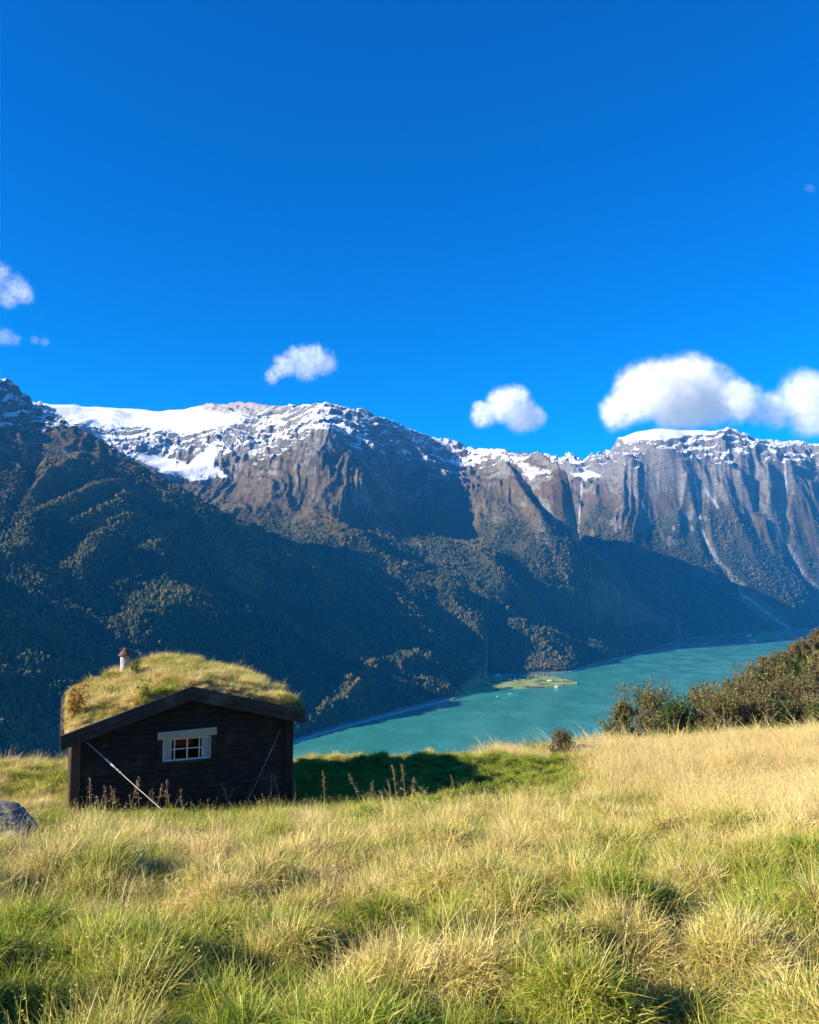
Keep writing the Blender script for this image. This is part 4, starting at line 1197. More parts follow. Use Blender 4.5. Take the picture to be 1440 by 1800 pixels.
# window
win = MB()
cw = .10
for (a, e, z0, z1) in [(ws0 - cw, ws0, wz0 - cw, wz1 + .02), (ws1, ws1 + cw, wz0 - cw, wz1 + .02), (ws0, ws1, wz0 - cw, wz0)]:
    win.box(((a + e) / 2, -.045, (z0 + z1) / 2), (e - a, .06, z1 - z0))
for (a, e, z0, z1) in [(ws0 - .02, ws0 - .001, wz0, wz1), (ws1 + .001, ws1 + .02, wz0, wz1)]:
    win.box(((a + e) / 2, .04, (z0 + z1) / 2), (e - a, .1, z1 - z0))
wobj = win.build('window', M_TAR, cab)
b = MB(); b.box(((ws0 + ws1) / 2, -.055, wz0 - .0), (ws1 - ws0 + .06, .13, .03)); b.build('sill', M_BARGE, wobj)
hz0 = wz1 + .005
b = MB(); hs0, hz_l = on_gable(277, 1291, -.08); hs1, hz_r = on_gable(381, 1285, -.08)
b.beam([(hs0, -.12, wz1 - .005), (hs1, -.12, wz1 + .03), (hs1, -.12, wz1 + .20), (hs0, -.12, wz1 + .165)], (0, 0, 0), (0, .075, 0))
b.build('header_board', M_HEAD, wobj, bevel=.006)
sash = MB(); fw = .035; ty_ = .0
sw, shh = ws1 - ws0, wz1 - wz0
sash.box((ws0 + fw / 2, ty_, (wz0 + wz1) / 2 + .01), (fw, .04, shh - .02)); sash.box((ws1 - fw / 2, ty_, (wz0 + wz1) / 2 + .01), (fw, .04, shh - .02))
sash.box(((ws0 + ws1) / 2, ty_, wz0 + .018 + fw / 2), (sw - 2 * fw, .04, fw)); sash.box(((ws0 + ws1) / 2, ty_, wz1 - fw / 2), (sw - 2 * fw, .04, fw))
for f, w2 in ((.245, .022), (.505, .030), (.755, .022)):
    sash.box((ws0 + sw * f, ty_, (wz0 + wz1) / 2 + .009), (w2, .034, shh - 2 * fw - .018))
xs4 = [ws0 + fw, ws0 + sw * .245 - .011, ws0 + sw * .245 + .011, ws0 + sw * .505 - .015, ws0 + sw * .505 + .015, ws0 + sw * .755 - .011, ws0 + sw * .755 + .011, ws1 - fw]
for a, e in zip(xs4[::2], xs4[1::2]):
    sash.box(((a + e) / 2, ty_, wz0 + shh * .53), (e - a, .030, .020))
sash.build('sash', M_SASH, wobj)
m = NT('window_glass')
tr = m.n('ShaderNodeBsdfTransparent'); gl = m.n('ShaderNodeBsdfGlossy'); gl.inputs['Roughness'].default_value = .03
fr = m.n('ShaderNodeFresnel'); fr.inputs[0].default_value = 1.22; mx = m.n('ShaderNodeMixShader')
m.t.links.new(fr.outputs[0], mx.inputs[0]); m.t.links.new(tr.outputs[0], mx.inputs[1]); m.t.links.new(gl.outputs[0], mx.inputs[2]); m.t.links.new(mx.outputs[0], m.out.inputs['Surface'])
b = MB(); b.box(((ws0 + ws1) / 2, .008, (wz0 + wz1) / 2 + .01), (sw - fw, .005, shh - fw)); b.build('pane', m.m, wobj)
M_CURT = plain('white_curtain', (0.80, 0.70, 0.58), .9, .1, .05, 6)
for a, e in ((ws0 + .02, ws0 + sw * .19), (ws0 + sw * .81, ws1 - .02)):
    b = MB(); n = 26; vs = []
    for i in range(n):
        x = a + (e - a) * i / (n - 1); y = .035 + .010 * math.sin(i * 1.45)
        vs += [(x, y, wz0 + .0), (x, y, wz1 - .01), (x, y + .004, wz1 - .01), (x, y + .004, wz0 + .0)]
    b.add(vs, [(4 * i + j, 4 * i + (j + 1) % 4, 4 * i + 4 + (j + 1) % 4, 4 * i + 4 + j) for i in range(n - 1) for j in range(4)])
    b.build('curtain', M_CURT, wobj)
M_BLANKET = plain('red_cloth', (0.30, 0.03, 0.02), .9, .1)
b = MB(); b.box((ws0 + sw * .40, .35, wz1 - .12), (sw * .55, .04, .22)); b.build('valance', M_BLANKET, wobj)

b = MB(); li = [(.09, .10, .09), (CW - .09, .10, .09), (CW - .09, CL - .1, .09), (.09, CL - .1, .09)]; li2 = [(x, y, 1.93) for x, y, z in li]  # dark box added inside the walls to block light leaking behind the window
b.add(li + li2, [(0, 1, 2, 3), (7, 6, 5, 4), (1, 5, 6, 2), (2, 6, 7, 3), (3, 7, 4, 0)]); b.build('light_blocking_lining', M_TAR, cab)
# roof
OV0, OV1 = -.45, CL + .40
def slope_piece(s0, s1, lo, hi, y0, y1, name, mat, par=cab, bevel=0):
    b = MB(); z0, z1 = float(rtop(s0)), float(rtop(s1))
    b.beam([(s0, y0, z0 + lo), (s1, y0, z1 + lo), (s1, y0, z1 + hi), (s0, y0, z0 + hi)], (0, 0, 0), (0, y1 - y0, 0))
    return b.build(name, mat, par, bevel=bevel)
e_ = 1e-4
b = MB()
for s0, s1 in ((-.20, WAP - e_), (WAP, 4.97)):
    z0, z1 = float(rtop(s0)), float(rtop(s1))
    b.beam([(s0, OV0 + .06, z0 - .20), (s1, OV0 + .06, z1 - .20), (s1, OV0 + .06, z1 - .13), (s0, OV0 + .06, z0 - .13)], (0, 0, 0), (0, OV1 - OV0 - .12, 0))
roofo = b.build('roof', M_TAR, cab)
for s0, s1 in ((-.25, WAP - e_), (WAP, 5.02)):
    for y0, y1 in ((OV0 - .01, OV0 + .045), (OV1 - .045, OV1 + .01)):
        slope_piece(s0, s1, -.30, -.13, y0 + .012 * (1 if y0 < 0 else -1), y1, 'barge_board', M_BARGE, cab, .004)
        slope_piece(s0, s1, -.145, .012, y0 - .02, y1, 'barge_board', M_BARGE, cab, .004)
for s, sg in ((-.24, 1), (5.01, -1)):
    b = MB(); b.box((s + .0 * sg, (OV0 + OV1) / 2, float(rtop(s)) - .09), (.07, OV1 - OV0 - .12, .20)); b.build('eave_beam', M_BARGE, cab, bevel=.006)
# turf
ns, nt = 110, 120
ss = np.linspace(-.20, 4.97, ns); tt_ = np.linspace(OV0 + .05, OV1 - .05, nt)
TS, TTt = np.meshgrid(ss, tt_)
edge = np.minimum(np.minimum(TS + .20, 4.97 - TS), np.minimum(TTt - OV0 - .05, OV1 - .05 - TTt))
def turf_z(s, t):
    e2 = np.minimum(np.minimum(s + .20, 4.97 - s), np.minimum(t - OV0 - .05, OV1 - .05 - t))
    ridge = .06 * np.exp(-((s - WAP) / .5) ** 2)
    return rtop(s) - .01 + .12 * sstep(0, .13, e2) + .02 * sstep(0, 1.2, t) - ridge + .13 * fbm(s / .55, t / .55, 3, 401) * sstep(0, .3, e2) + .03 * fbm(s / .2, t / .2, 2, 402) * sstep(0, .1, e2)
TZ = turf_z(TS, TTt)
topv = np.stack([TS, TTt, TZ], -1).reshape(-1, 3); botv = np.stack([TS, TTt, rtop(TS) - .125], -1).reshape(-1, 3)
ix = np.arange(ns * nt).reshape(nt, ns); nb = ns * nt
FT = np.stack([ix[:-1, :-1], ix[:-1, 1:], ix[1:, 1:], ix[1:, :-1]], -1).reshape(-1, 4); FBt = FT[:, ::-1] + nb
ring = np.concatenate([ix[0, :], ix[1:, -1], ix[-1, -2::-1], ix[-2:0:-1, 0]]); rn = np.roll(ring, -1)
FS = np.stack([ring, ring + nb, rn + nb, rn], -1)
m = NT('roof_turf'); P = m.obj(); a_ = m.noise(P, 1.6, 5, .65); b_ = m.noise(P, 14, 4, .6)
c = m.mix(m.mapr(a_, .35, .6), (0.14, 0.15, 0.03), (0.46, 0.34, 0.13)); c = m.mix(m.mapr(a_, .58, .68), c, (0.07, 0.05, 0.035)); c = m.mix(m.mapr(b_, .35, .7), m.mix(.6, c, (.05, .035, .02)), c)
m.surf(c, .95, .1, m.bump(b_, 1.0, .04))
me = np_mesh('roof_turf', np.concatenate([topv, botv]), np.concatenate([FT, FBt, FS[:, ::-1]]), [m.m], smooth=True)
turf = link(bpy.data.objects.new('roof_turf', me), cab)

# grass on the roof: shorter, patchy, moss cushions between
rk = []
for k in range(3): rk.append(tuft('roofgrass_%02d' % len(rk), 60 + k, [dict(n=90, R0=.10, len_=.14, wid=.0065, lean=.7, curl=1.2, segs=4, dead=.35, wav=.05)], MAT_GRASS))
for k in range(3): rk.append(tuft('roofgrass_%02d' % len(rk), 70 + k, [dict(n=70, R0=.09, len_=.24, wid=.0055, lean=.6, curl=1.3, segs=5, dead=.45, wav=.05)], MAT_GRASS))
for k in range(2): rk.append(tuft('roofgrass_%02d' % len(rk), 80 + k, [dict(n=16, R0=.10, len_=.30, wid=.004, lean=.3, curl=.5, segs=5, dead=.9, wav=.06)], MAT_GRASS))
# low plants with round leaves
def herb(name, seed, n, R0, h, s):
    rg = np.random.default_rng(seed); r_ = R0 * np.sqrt(rg.random(n)); a = rg.random(n) * 6.28
    C_ = np.stack([r_ * np.cos(a), r_ * np.sin(a), h * (0.15 + .85 * rg.random(n)) * (1 - .5 * r_ / R0)], -1)
    V, q = leaf_quads(C_, s, rg, .7); me = np_mesh(name, V, q, [MAT_GRASS]); fattr(me, 'tint', np.repeat(.55 * rg.random(n), 4)); fattr(me, 'along', np.zeros(4 * n))
    return bpy.data.objects.new(name, me)
for k in range(2): rk.append(herb('roofgrass_%02d' % len(rk), 90 + k, 130, .11, .10, .014))
rk.append(tuft('roofgrass_%02d' % len(rk), 95, [dict(n=80, R0=.14, len_=.15, wid=.006, lean=1.2, curl=.6, segs=5, dead=.9, wav=.28)], MAT_GRASS))
rk.append(tuft('roofgrass_%02d' % len(rk), 96, [dict(n=80, R0=.14, len_=.12, wid=.006, lean=1.2, curl=.6, segs=5, dead=.9, wav=.28)], MAT_GRASS))
roof_kinds = proto_collection('roof_grass_kinds', rk)
nR = 8000
rs = -.16 + 5.1 * RNG.random(nR); rt = OV0 + .07 + (OV1 - OV0 - .14) * RNG.random(nR); rz = turf_z(rs, rt)
cl1 = 1.25 * fbm(rs / .38, rt / .38, 3, 411); cl2 = fbm(rs / .75 + 5, rt / .75, 3, 412) + .3 * fbm(rs / .2, rt / .2, 2, 413)
rr_ = RNG.random(nR)
kd = np.where(rr_ < .45, RNG.integers(0, 3, nR), np.where(rr_ < .68, RNG.integers(3, 6, nR), np.where(rr_ < .73, RNG.integers(6, 8, nR), np.where(rr_ < .82, RNG.integers(8, 10, nR), RNG.integers(10, 12, nR)))))
ridge_ = np.exp(-((rs - WAP) / .55) ** 2); rightedge = (rs > WAP) * sstep(.8, 2.0, rt)
kd = np.where((ridge_ + .9 * rightedge > .5) & (RNG.random(nR) < .6), RNG.integers(3, 6, nR), kd)
sc_ = (.55 + .45 * sstep(0, .5, np.minimum(rs + .2, rt - OV0))) * np.clip(.60 + .55 * cl1 + .25 * RNG.random(nR) + .25 * ridge_ * sstep(1, 3, rt) + .2 * rightedge, .25, 1.2)
kp = (cl1 > -.16) | (RNG.random(nR) < .10)
dry_ = np.clip(.72 + .95 * cl2 + RNG.normal(0, .12, nR) - .28 * rightedge - .1 * ridge_, 0, 1)
rg_ = scatter('roof_grass', np.stack([rs, rt, rz], -1)[kp], np.stack([RNG.normal(0, .15, nR), RNG.normal(0, .15, nR), RNG.random(nR) * 6.28], -1)[kp],
              np.stack([sc_ * 1.3, sc_ * 1.3, sc_], -1)[kp], kd[kp], roof_kinds, {'dry': dry_[kp], 'tone': np.clip(.58 + .6 * fbm(rs / .35, rt / .35, 2, 414) + RNG.normal(0, .2, nR), 0, 1)[kp]}, parent=cab)
rg_['kind'] = 'stuff'

nQ = 900
qs = -.12 + 5.0 * RNG.random(nQ); qt = OV0 + .12 + (OV1 - OV0 - .24) * RNG.random(nQ); qz = turf_z(qs, qt)
qn = fbm(qs / .5 + 9, qt / .5, 3, 421); qk = qn + .3 * np.exp(-((qs - WAP) / .5) ** 2) * sstep(.6, 2, qt) + .25 * (qs > WAP) * sstep(.6, 1.5, qt) > .22
qd = (fbm(qs / .9, qt / .9, 2, 423) > 0) * .75 + .12 + RNG.normal(0, .06, nQ); qsz = .42 + .38 * RNG.random(nQ)
rt2 = scatter('roof_tussocks', np.stack([qs, qt, qz - .01], -1)[qk], np.stack([RNG.normal(0, .2, nQ), RNG.normal(0, .2, nQ), RNG.random(nQ) * 6.28], -1)[qk],
              np.stack([qsz, qsz, qsz * (.8 + .4 * RNG.random(nQ))], -1)[qk], np.where(RNG.random(nQ) < .72, RNG.integers(4, 8, nQ), RNG.integers(11, 14, nQ))[qk], grass_kinds, {'dry': np.clip(qd, 0, 1)[qk], 'tone': RNG.random(nQ)[qk]}, parent=cab)
rt2['kind'] = 'stuff'

def roof_hit(px, py):
    d = Vector((az(px, py), 1, el(py)))
    for k in range(900):
        Y = 15 + k * .015; p = d * Y; dx, dy = p.x - CX, p.y - CY
        s = dx * math.cos(CR) + dy * math.sin(CR); t = -dx * math.sin(CR) + dy * math.cos(CR)
        if -.2 < s < 5 and OV0 < t < OV1 and p.z - ZB < float(turf_z(np.array(s), np.array(t))): return s, t
    return 1.0, 3.0
# chimney
m = NT('lime_washed_stone'); P = m.obj(); a_ = m.voronoi(P, 11); b_ = m.noise(P, 22, 4, .6)
m.surf(m.mix(m.mapr(b_, .4, .6), (0.50, 0.46, 0.40), m.mix(m.mapr(a_, .1, .4), (0.05, 0.042, 0.035), (0.26, 0.23, 0.20))), .9, .2, m.bump(a_, .8, .02)); M_LIME = m.m
m = NT('rusty_sheet'); P = m.obj(); b_ = m.noise(P, 12, 5, .6)
m.surf(m.mix(m.mapr(b_, .3, .7), (0.055, 0.026, 0.02), (0.15, 0.07, 0.05)), .6, .4, m.bump(b_, .2, .01)); M_RUST = m.m
cs_, ct_ = roof_hit(219, 1184)
zt = float(turf_z(np.array(cs_), np.array(ct_)))
b = MB(); b.lathe([(.125, zt - .25), (.13, zt), (.122, zt + .2), (.125, zt + .42), (.118, zt + .50)], (cs_, ct_, 0), 22); ch = b.build('chimney', M_LIME, cab, smooth=False)
b = MB(); b.lathe([(.10, zt + .495), (.185, zt + .50), (.19, zt + .52), (.10, zt + .63), (.035, zt + .70), (.028, zt + .735), (.004, zt + .745)], (cs_, ct_, 0), 24); b.build('cap', M_RUST, ch)

# saplings rooted in the turf
def sapling(name, s, t, h, w, nl, ls, mat, label, cat, seed, leanx=0.0):
    root = empty(name, to_world(s, t, float(turf_z(np.array(s), np.array(t))) - .02), RNG.random() * 6)
    rg = np.random.default_rng(seed); st = MB(); tips = []
    for k in range(9):
        a = rg.random() * 6.28; r_ = w * (.2 + .8 * rg.random()); hh_ = h * (.55 + .5 * rg.random())
        pts = [(r_ * .1 * math.cos(a), r_ * .1 * math.sin(a), 0)] + [(r_ * f * math.cos(a) + rg.normal(0, .02), r_ * f * math.sin(a) + rg.normal(0, .02), hh_ * f ** .8) for f in (.3, .6, 1)]
        st.tube(pts, [.008, .006, .004, .002], 5)
        for q in range(nl // 9):
            f = .25 + .75 * rg.random(); i = min(int(f * 3), 2); g = f * 3 - i
            tips.append(np.array(pts[i]) * (1 - g) + np.array(pts[i + 1]) * g + rg.normal(0, .045, 3))
    st.build('stem', M_BARK, root)
    V, q = leaf_quads(np.array(tips), ls, rg, .65); me = np_mesh('leaves', V, q, [mat]); fattr(me, 'tint', np.repeat(rg.random(len(tips)), 4)); link(bpy.data.objects.new('leaves', me), root)
    tag(root, label, cat)
MAT_ORANGE = leaf_mat('orange_leaf', (0.16, 0.09, 0.02), (0.42, 0.20, 0.04), (0.55, 0.36, 0.08))
MAT_YG = leaf_mat('yellow_green_leaf', (0.10, 0.15, 0.02), (0.28, 0.30, 0.04), (0.50, 0.42, 0.07))
MAT_DKG = leaf_mat('dark_green_leaf', (0.03, 0.07, 0.015), (0.07, 0.12, 0.02), (0.16, 0.20, 0.04))
sapling('roof_sapling', -.04, .30, .85, .45, 1100, .024, MAT_ORANGE, 'rust and orange leaved sapling growing at the lower left corner of the cabin roof', 'shrub', 1)
a_, b_ = roof_hit(254, 1232); sapling('roof_sapling', a_, b_, .55, .2, 260, .024, MAT_YG, 'yellow green sapling standing in the roof grass between chimney and gable', 'shrub', 2)
a_, b_ = roof_hit(238, 1188); sapling('roof_sapling', a_, b_, .42, .26, 300, .024, MAT_DKG, 'dark leafy sprout on the roof right beside the chimney', 'shrub', 3)
a_, b_ = roof_hit(195, 1222); sapling('roof_sapling', a_, b_, .28, .22, 220, .02, MAT_YG, 'low yellow leaved sprout on the roof below the chimney', 'shrub', 4)

# cables that hold the cabin down
M_CABLE = plain('galvanised_cable', (0.50, 0.46, 0.38), .5, .5, .1, 30)
def guy(p0, p1, r_, label, mat):
    root = empty('guy_cable', p0); d = p1 - p0
    b = MB(); b.tube([(0, 0, 0), tuple(d * .5 + Vector((0, 0, -.012))), tuple(d)], r_, 7); b.build('cable', mat, root)
    b = MB(); b.tube([tuple(d * .20), tuple(d * .225), tuple(d * .30), tuple(d * .325)], [r_ * 1.3, r_ * 2.3, r_ * 2.3, r_ * 1.3], 8); b.build('turnbuckle', mat, root)
    for k in (.345, .375):
        b = MB(); b.tube([tuple(d * k), tuple(d * (k + .012))], r_ * 2.2, 8); b.build('clamp', mat, root)
    tag(root, label, 'cable', 'cables anchoring the cabin')
a_, b_ = on_gable(153, 1305, -.05); p0 = to_world(a_, -.055, b_)
Yg = 16.9; p1 = world_at(313, 1428, Yg); p1.z = g1(p1.x, p1.y) + .02
guy(p0, p1, .009, 'pale cable slanting from the upper left of the gable wall down to the grass', M_CABLE)
a_, b_ = on_gable(493, 1283, -.05); p0 = to_world(a_, -.055, b_); p1 = world_at(425, 1402, 18.3); p1.z = g1(p1.x, p1.y) + .02
guy(p0, p1, .008, 'thin dim cable slanting from the upper right of the gable wall down to the left', plain('dull_cable', (0.22, 0.17, 0.13), .6, .4))

# dry stalks with drooping seed heads
M_STALK = plain('dry_stalk', (0.46, 0.31, 0.17), .9, .1, .2, 30)
m = NT('dry_seed_head'); t_ = m.attr('tint'); m.leaf(m.mix(t_, (0.20, 0.12, 0.065), (0.50, 0.34, 0.20)), .3, .03); M_SEED = m.m
def make_stalk(seed):
    rg = np.random.default_rng(seed); root = empty('seed_stalk'); b = MB(); bend = rg.normal(0, .10)
    pts = [(bend * f * f, .05 * bend * f, f) for f in (0, .35, .7, 1)]
    b.tube(pts, [.0045, .004, .003, .002], 5)
    C_ = []
    for k in range(13):
        f = .55 + .45 * k / 12; a = rg.random() * 6.28; x = bend * f * f; o_ = .09 * (1.15 - f) + .02
        tip = (x + o_ * math.cos(a), o_ * math.sin(a), f + .015 - .05 * rg.random())
        b.tube([(x, 0, f), tip], .0022, 4, cap=False)
        for q in range(6): C_.append(np.array(tip) + rg.normal(0, .018, 3) - np.array([0, 0, .03 * rg.random()]))
    b.build('stem', M_STALK, root)
    V, q = leaf_quads(np.array(C_), .012, rg, .45); me = np_mesh('seed_head', V, q, [M_SEED]); fattr(me, 'tint', np.repeat(rg.random(len(C_)), 4)); link(bpy.data.objects.new('seed_head', me), root)
    return root
protos_ = [make_stalk(500 + k) for k in range(9)]
st_px = [148, 158, 170, 186, 199, 208, 216, 224, 231, 243, 255, 263, 270, 278, 287, 296, 304, 312, 322, 334, 346, 372, 386, 401, 428, 466, 478, 488, 498, 506, 513]
st_px2 = [572, 579, 641, 647, 655, 690, 698, 712, 720, 803]
used = set()
rs2 = random.Random(4)
for i, px in enumerate(st_px + st_px2):
    j = (i * 5) % 9; o = protos_[j]
    if j in used:
        c_ = o.copy(); COL.objects.link(c_)
        for ch_ in o.children:
            d_ = ch_.copy(); COL.objects.link(d_); d_.parent = c_
        o = c_
    used.add(j)
    if i < len(st_px):
        s_, _ = on_gable(px, 1400); q = to_world(s_, -.25 - .5 * rs2.random(), 0); hgt = .32 + .62 * rs2.random() ** 1.3
        lab = 'brown dry stalk with drooping seeds in front of the dark cabin wall'; gp = 'dry seed stalks along the cabin wall'
    else:
        q = world_at(px, 1415, 18.4 + .9 * rs2.random()); hgt = .55 + .45 * rs2.random()
        lab = 'brown dry stalk with drooping seeds standing before the shaded grass beside the cabin'; gp = 'dry seed stalks before the shaded grass'
    o.location = (q.x, q.y, g1(q.x, q.y)); o.rotation_euler = (rs2.gauss(0, .13), rs2.gauss(0, .16), rs2.random() * 6.28); o.scale = (hgt, hgt, hgt)
    tag(o, lab, 'dry stalk', gp)

# ------------------------------------------------------------------ boulders
def boulder(name, c, r_, seed, mat, label):
    import bmesh
    bm = bmesh.new(); bmesh.ops.create_icosphere(bm, subdivisions=5, radius=1.0)
    co = np.array([v.co[:] for v in bm.verts]); n = co / np.linalg.norm(co, axis=1)[:, None]
    rg = np.random.default_rng(seed); d = np.ones(len(n))
    for k in range(11):
        q = rg.normal(size=3); q /= np.linalg.norm(q); cut = .72 + .2 * rg.random(); dp = n @ q
        d = np.where(dp > cut / np.maximum(d, 1e-6) * 1.0, np.minimum(d, cut / np.maximum(dp, 1e-3)), d)
    d += .07 * fbm(n[:, 0] * 2 + n[:, 2], n[:, 1] * 2 - n[:, 2], 5, seed) + .025 * ridged(n[:, 0] * 6 + 3 * n[:, 2], n[:, 1] * 6, 3, seed + 3)
    for v, nn_, dd_ in zip(bm.verts, n, d): v.co = Vector(nn_ * dd_ * np.array(r_))
    me = bpy.data.meshes.new(name); bm.to_mesh(me); bm.free(); me.materials.append(mat)
    me.polygons.foreach_set('use_smooth', [True] * len(me.polygons))
    o = link(bpy.data.objects.new(name, me)); o.location = c; tag(o, label, 'boulder'); return o
m = NT('lichen_rock'); P = m.obj(); a_ = m.noise(P, 3.2, 7, .7, .4); b_ = m.noise(P, 16, 5, .65); v_ = m.voronoi(P, 6)
c = m.mix(m.mapr(a_, .35, .62), (0.09, 0.075, 0.060), (0.40, 0.36, 0.30)); c = m.mix(m.mapr(b_, .54, .66), c, (0.50, 0.49, 0.46)); c = m.mix(m.mapr(v_, .0, .18), (0.04, 0.038, 0.035), c)
m.surf(c, .9, .25, m.bump(m.math('ADD', b_, a_), 1.0, .07)); M_ROCK = m.m
X_ = az(48, 1450) * 12.9 - .72
boulder('boulder', (X_, 12.9, g1(X_, 12.9) - .02), (.86, .7, .56), 5, M_ROCK, 'dark grey lichened boulder in the grass left of the cabin, cut by the frame')
X2 = az(12, 1492) * 11.9
boulder('boulder', (X2, 11.9, g1(X2, 11.9) + .06), (.36, .32, .26), 9, M_ROCK, 'smaller grey stone lying just below the big grey boulder')
M_PALE = plain('pale_rock', (0.46, 0.38, 0.34), .9, .2, .2, 5)
X_ = az(1026, 1310) * 25.6
boulder('boulder', (X_, 25.6, g1(X_, 25.6) + .16), (.62, .5, .36), 7, M_PALE, 'pale pinkish boulder half hidden in straw grass at the brink')

# ------------------------------------------------------------------ shrubs
MAT_SCRUB = [leaf_mat('scrub_leaf_olive', (0.085, 0.085, 0.026), (0.19, 0.175, 0.055), (0.33, 0.26, 0.10)),
             leaf_mat('scrub_leaf_brown', (0.105, 0.085, 0.038), (0.21, 0.17, 0.072), (0.34, 0.27, 0.12)),
             leaf_mat('scrub_leaf_green', (0.04, 0.07, 0.016), (0.09, 0.13, 0.03), (0.18, 0.20, 0.05)),
             leaf_mat('scrub_leaf_rust', (0.11, 0.075, 0.03), (0.24, 0.155, 0.055), (0.36, 0.26, 0.09))]
M_TWIG = plain('grey_twig', (0.20, 0.16, 0.13), .9, .2, .2, 10)
def shrub(px, top, Y, hw, label, mat, seed, nl=9500, ls=None, group='shrubs beyond the brink of the meadow', kind='shrub', base_sink=.3, cat='shrub'):
    X_ = az(px, top + 30) * Y; zg = g1(X_, Y) - base_sink; zt_ = el(top) * Y; h = max(zt_ - zg, .8); w = hw / F * Y * 1.03
    root = empty(kind, (X_, Y, zg), 0)
    rg = np.random.default_rng(seed); st = MB(); tips = []
    nst = 13
    lumps = [(rg.normal(0, .42) * w, rg.normal(0, .42) * w * .8, h * (.45 + .5 * rg.random()), w * (.3 + .28 * rg.random())) for _ in range(11)]
    lumps.append((0, 0, h * .80, w * .42)); lumps += [(sx * w * .6, 0, h * .42, w * .38) for sx in (-1, 1)]
    for (lx, ly, lz, lr) in lumps:
        lz = min(lz, h - lr * .75)
        pts = [(lx * .12, ly * .12, 0), (lx * .4 + rg.normal(0, .05), ly * .4, lz * .4), (lx * .8, ly * .8 + rg.normal(0, .05), lz * .8), (lx, ly, lz)]
        st.tube(pts, [.035, .028, .018, .010], 5)
        for q in range(16):
            u_ = rg.normal(size=3); u_ /= np.linalg.norm(u_); u_[2] = abs(u_[2]) * .9 + .15
            e0 = np.array([lx, ly, lz]) * (.55 + .45 * rg.random()); e1 = np.array([lx, ly, lz]) + u_ * lr * np.array([1, 1, 1.15]) * (.75 + .4 * rg.random())
            st.tube([tuple(e0), tuple((e0 + e1) / 2 + rg.normal(0, .04, 3)), tuple(e1)], [.009, .006, .003], 3, cap=False)
            mm_ = nl // (len(lumps) * 16)
            f = rg.random((mm_, 1)) ** .7
            tips.append(e0 + (e1 - e0) * (.25 + .85 * f) + rg.normal(0, .085 * max(lr, .4), (mm_, 3)))
    st.build('stem', M_TWIG, root)
    C_ = np.concatenate(tips); C_[:, 2] = np.maximum(C_[:, 2], .05)
    V, q = leaf_quads(C_, ls or .042 * Y / 38, rg, .6); me = np_mesh('foliage', V, q, [mat]); fattr(me, 'tint', np.repeat(np.clip(rg.normal(.42, .24, len(C_)), 0, 1), 4))
    link(bpy.data.objects.new('foliage', me), root)
    tag(root, label, cat, group); return root
near = [(1094, 1243, 37, 36, 0, 'low olive shrub nearest the lake, at the end of the shrub row'), (1136, 1211, 40, 55, 0, 'tall round olive shrub standing apart towards the lake'),
        (1192, 1232, 39, 42, 2, 'small dark green shrub in the gap behind the tall round olive shrub'), (1236, 1208, 41, 58, 0, 'yellowish olive shrub just right of the gap in the shrub row'),
        (1268, 1226, 36.5, 44, 0, 'low olive shrub in front of the yellowish olive shrub'), (1300, 1184, 45, 60, 0, 'high olive shrub at the middle of the shrub row'),
        (1322, 1232, 36.5, 42, 1, 'low brown shrub in front of the highest shrubs'), (1352, 1198, 43, 50, 1, 'broad brown shrub between the two high olive shrubs'),
        (1374, 1236, 36, 42, 2, 'small shrub with fresh green leaves low in the shrub row'), (1400, 1188, 45, 48, 0, 'high olive shrub near the right edge of the picture'),
        (1430, 1226, 37, 46, 1, 'low brown shrub close to the right edge of the picture'), (1440, 1180, 50, 40, 1, 'brown shrub cut by the right edge of the picture'), (1490, 1205, 42, 50, 0, 'olive shrub mostly beyond the right edge of the picture')]
for i, (px, tp, Y, hw, mt, lb) in enumerate(near): shrub(px, tp, Y, hw, lb, MAT_SCRUB[mt], 700 + i)
hill = [(1255, 1222, 62, 26, 1), (1285, 1200, 72, 26, 0), (1312, 1182, 80, 24, 1), (1332, 1166, 90, 22, 0), (1350, 1152, 102, 20, 1), (1366, 1144, 112, 18, 0), (1382, 1140, 118, 18, 1), (1398, 1133, 122, 16, 3),
        (1416, 1126, 128, 16, 1), (1430, 1116, 132, 15, 1), (1446, 1108, 138, 16, 1), (1370, 1168, 92, 22, 0), (1345, 1180, 80, 22, 0), (1392, 1160, 100, 16, 2), (1440, 1150, 104, 15, 1), (1424, 1168, 84, 18, 0), (1462, 1140, 110, 18, 3)]
hl = ['first brown', 'second olive', 'third brown', 'fourth olive', 'fifth brown', 'sixth olive', 'seventh brown', 'eighth rust red', 'ninth brown', 'tenth brown', 'eleventh brown']
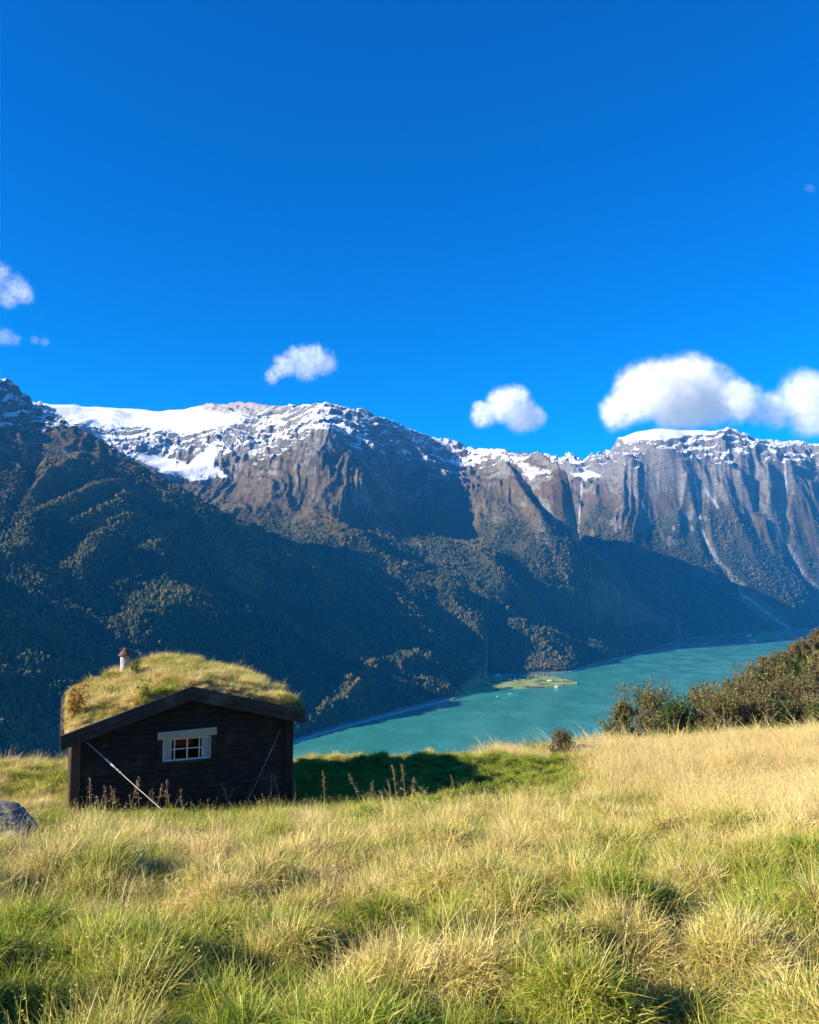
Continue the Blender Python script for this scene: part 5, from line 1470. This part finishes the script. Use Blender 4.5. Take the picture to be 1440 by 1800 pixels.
for i, (px, tp, Y, hw, mt) in enumerate(hill):
    if i < 11: lb = hl[i] + ' shrub up the skyline of the hillside, counted from the lake'
    else: lb = ['olive shrub below the crest midway up the hillside', 'olive shrub low on the hillside behind the shrub row', 'small green shrub just below the little spruce', 'brown shrub under the skyline right of the spruce', 'olive shrub at the foot of the yellow clearing', 'rust red shrub beyond the yellow clearing'][i - 11]
    shrub(px, tp, Y, hw, lb, MAT_SCRUB[mt], 800 + i, nl=4200, ls=.095, group='shrubs on the far part of the hillside')
def near_tree(px, top, Y, label, mat, seed, kind='spruce_tree'):
    X_ = az(px, top + 20) * Y; zg = g1(X_, Y) - .2; h = max(el(top) * Y - zg, 2.0)
    root = empty(kind, (X_, Y, zg)); rg = np.random.default_rng(seed)
    t = MB(); t.tube([(0, 0, 0), (0, 0, h * .5), (0, 0, h * .97)], [.03 * h, .018 * h, .004 * h], 7); t.build('trunk', M_BARK, root)
    n = 2600; z = .05 + .95 * rg.random(n) ** .8; lay = np.abs(np.sin(z * 34)) * .35 + .65; r_ = (1.02 - z) * .24 * lay * (.35 + .65 * rg.random(n) ** .5); a = rg.random(n) * 6.28
    C_ = np.stack([r_ * np.cos(a), r_ * np.sin(a), z - r_ * .35], -1) * h
    V, q = leaf_quads(C_, .028 * h, rg, .3); me = np_mesh('crown', V, q, [mat]); fattr(me, 'tint', np.repeat(rg.random(n), 4)); link(bpy.data.objects.new('crown', me), root)
    tag(root, label, 'tree', 'small spruces on the hillside')
near_tree(1406, 1140, 106, 'bright green little spruce on the hillside, the taller of two', MAT_SPRUCE, 1)
near_tree(1415, 1149, 104, 'dark little spruce right beside the taller green one on the hillside', MAT_SPRUCE, 2)
shrub(986, 1284, 25.4, 24, 'compact rusty green bush standing in the straw grass at the brink of the meadow', leaf_mat('rusty_green_leaf', (0.035, 0.055, 0.012), (0.13, 0.10, 0.02), (0.42, 0.26, 0.06)), 900, nl=4200, ls=.018, group=None, kind='bush', base_sink=.05, cat='bush')
# ------------------------------------------------------------------ haze
m = NT('haze_air')
v = m.n('ShaderNodeVolumePrincipled')
v.inputs['Color'].default_value = (0.03, 0.37, 1.0, 1)
v.inputs['Density'].default_value = 3.3e-5
v.inputs['Anisotropy'].default_value = 0.0
m.t.links.new(v.outputs[0], m.out.inputs['Volume'])
b = MB(); b.box((0, 5500, (1500 - 520) / 2), (13200, 15500, 1500 + 520))
hz = b.build('haze', m.m)
tag(hz, kind='stuff')
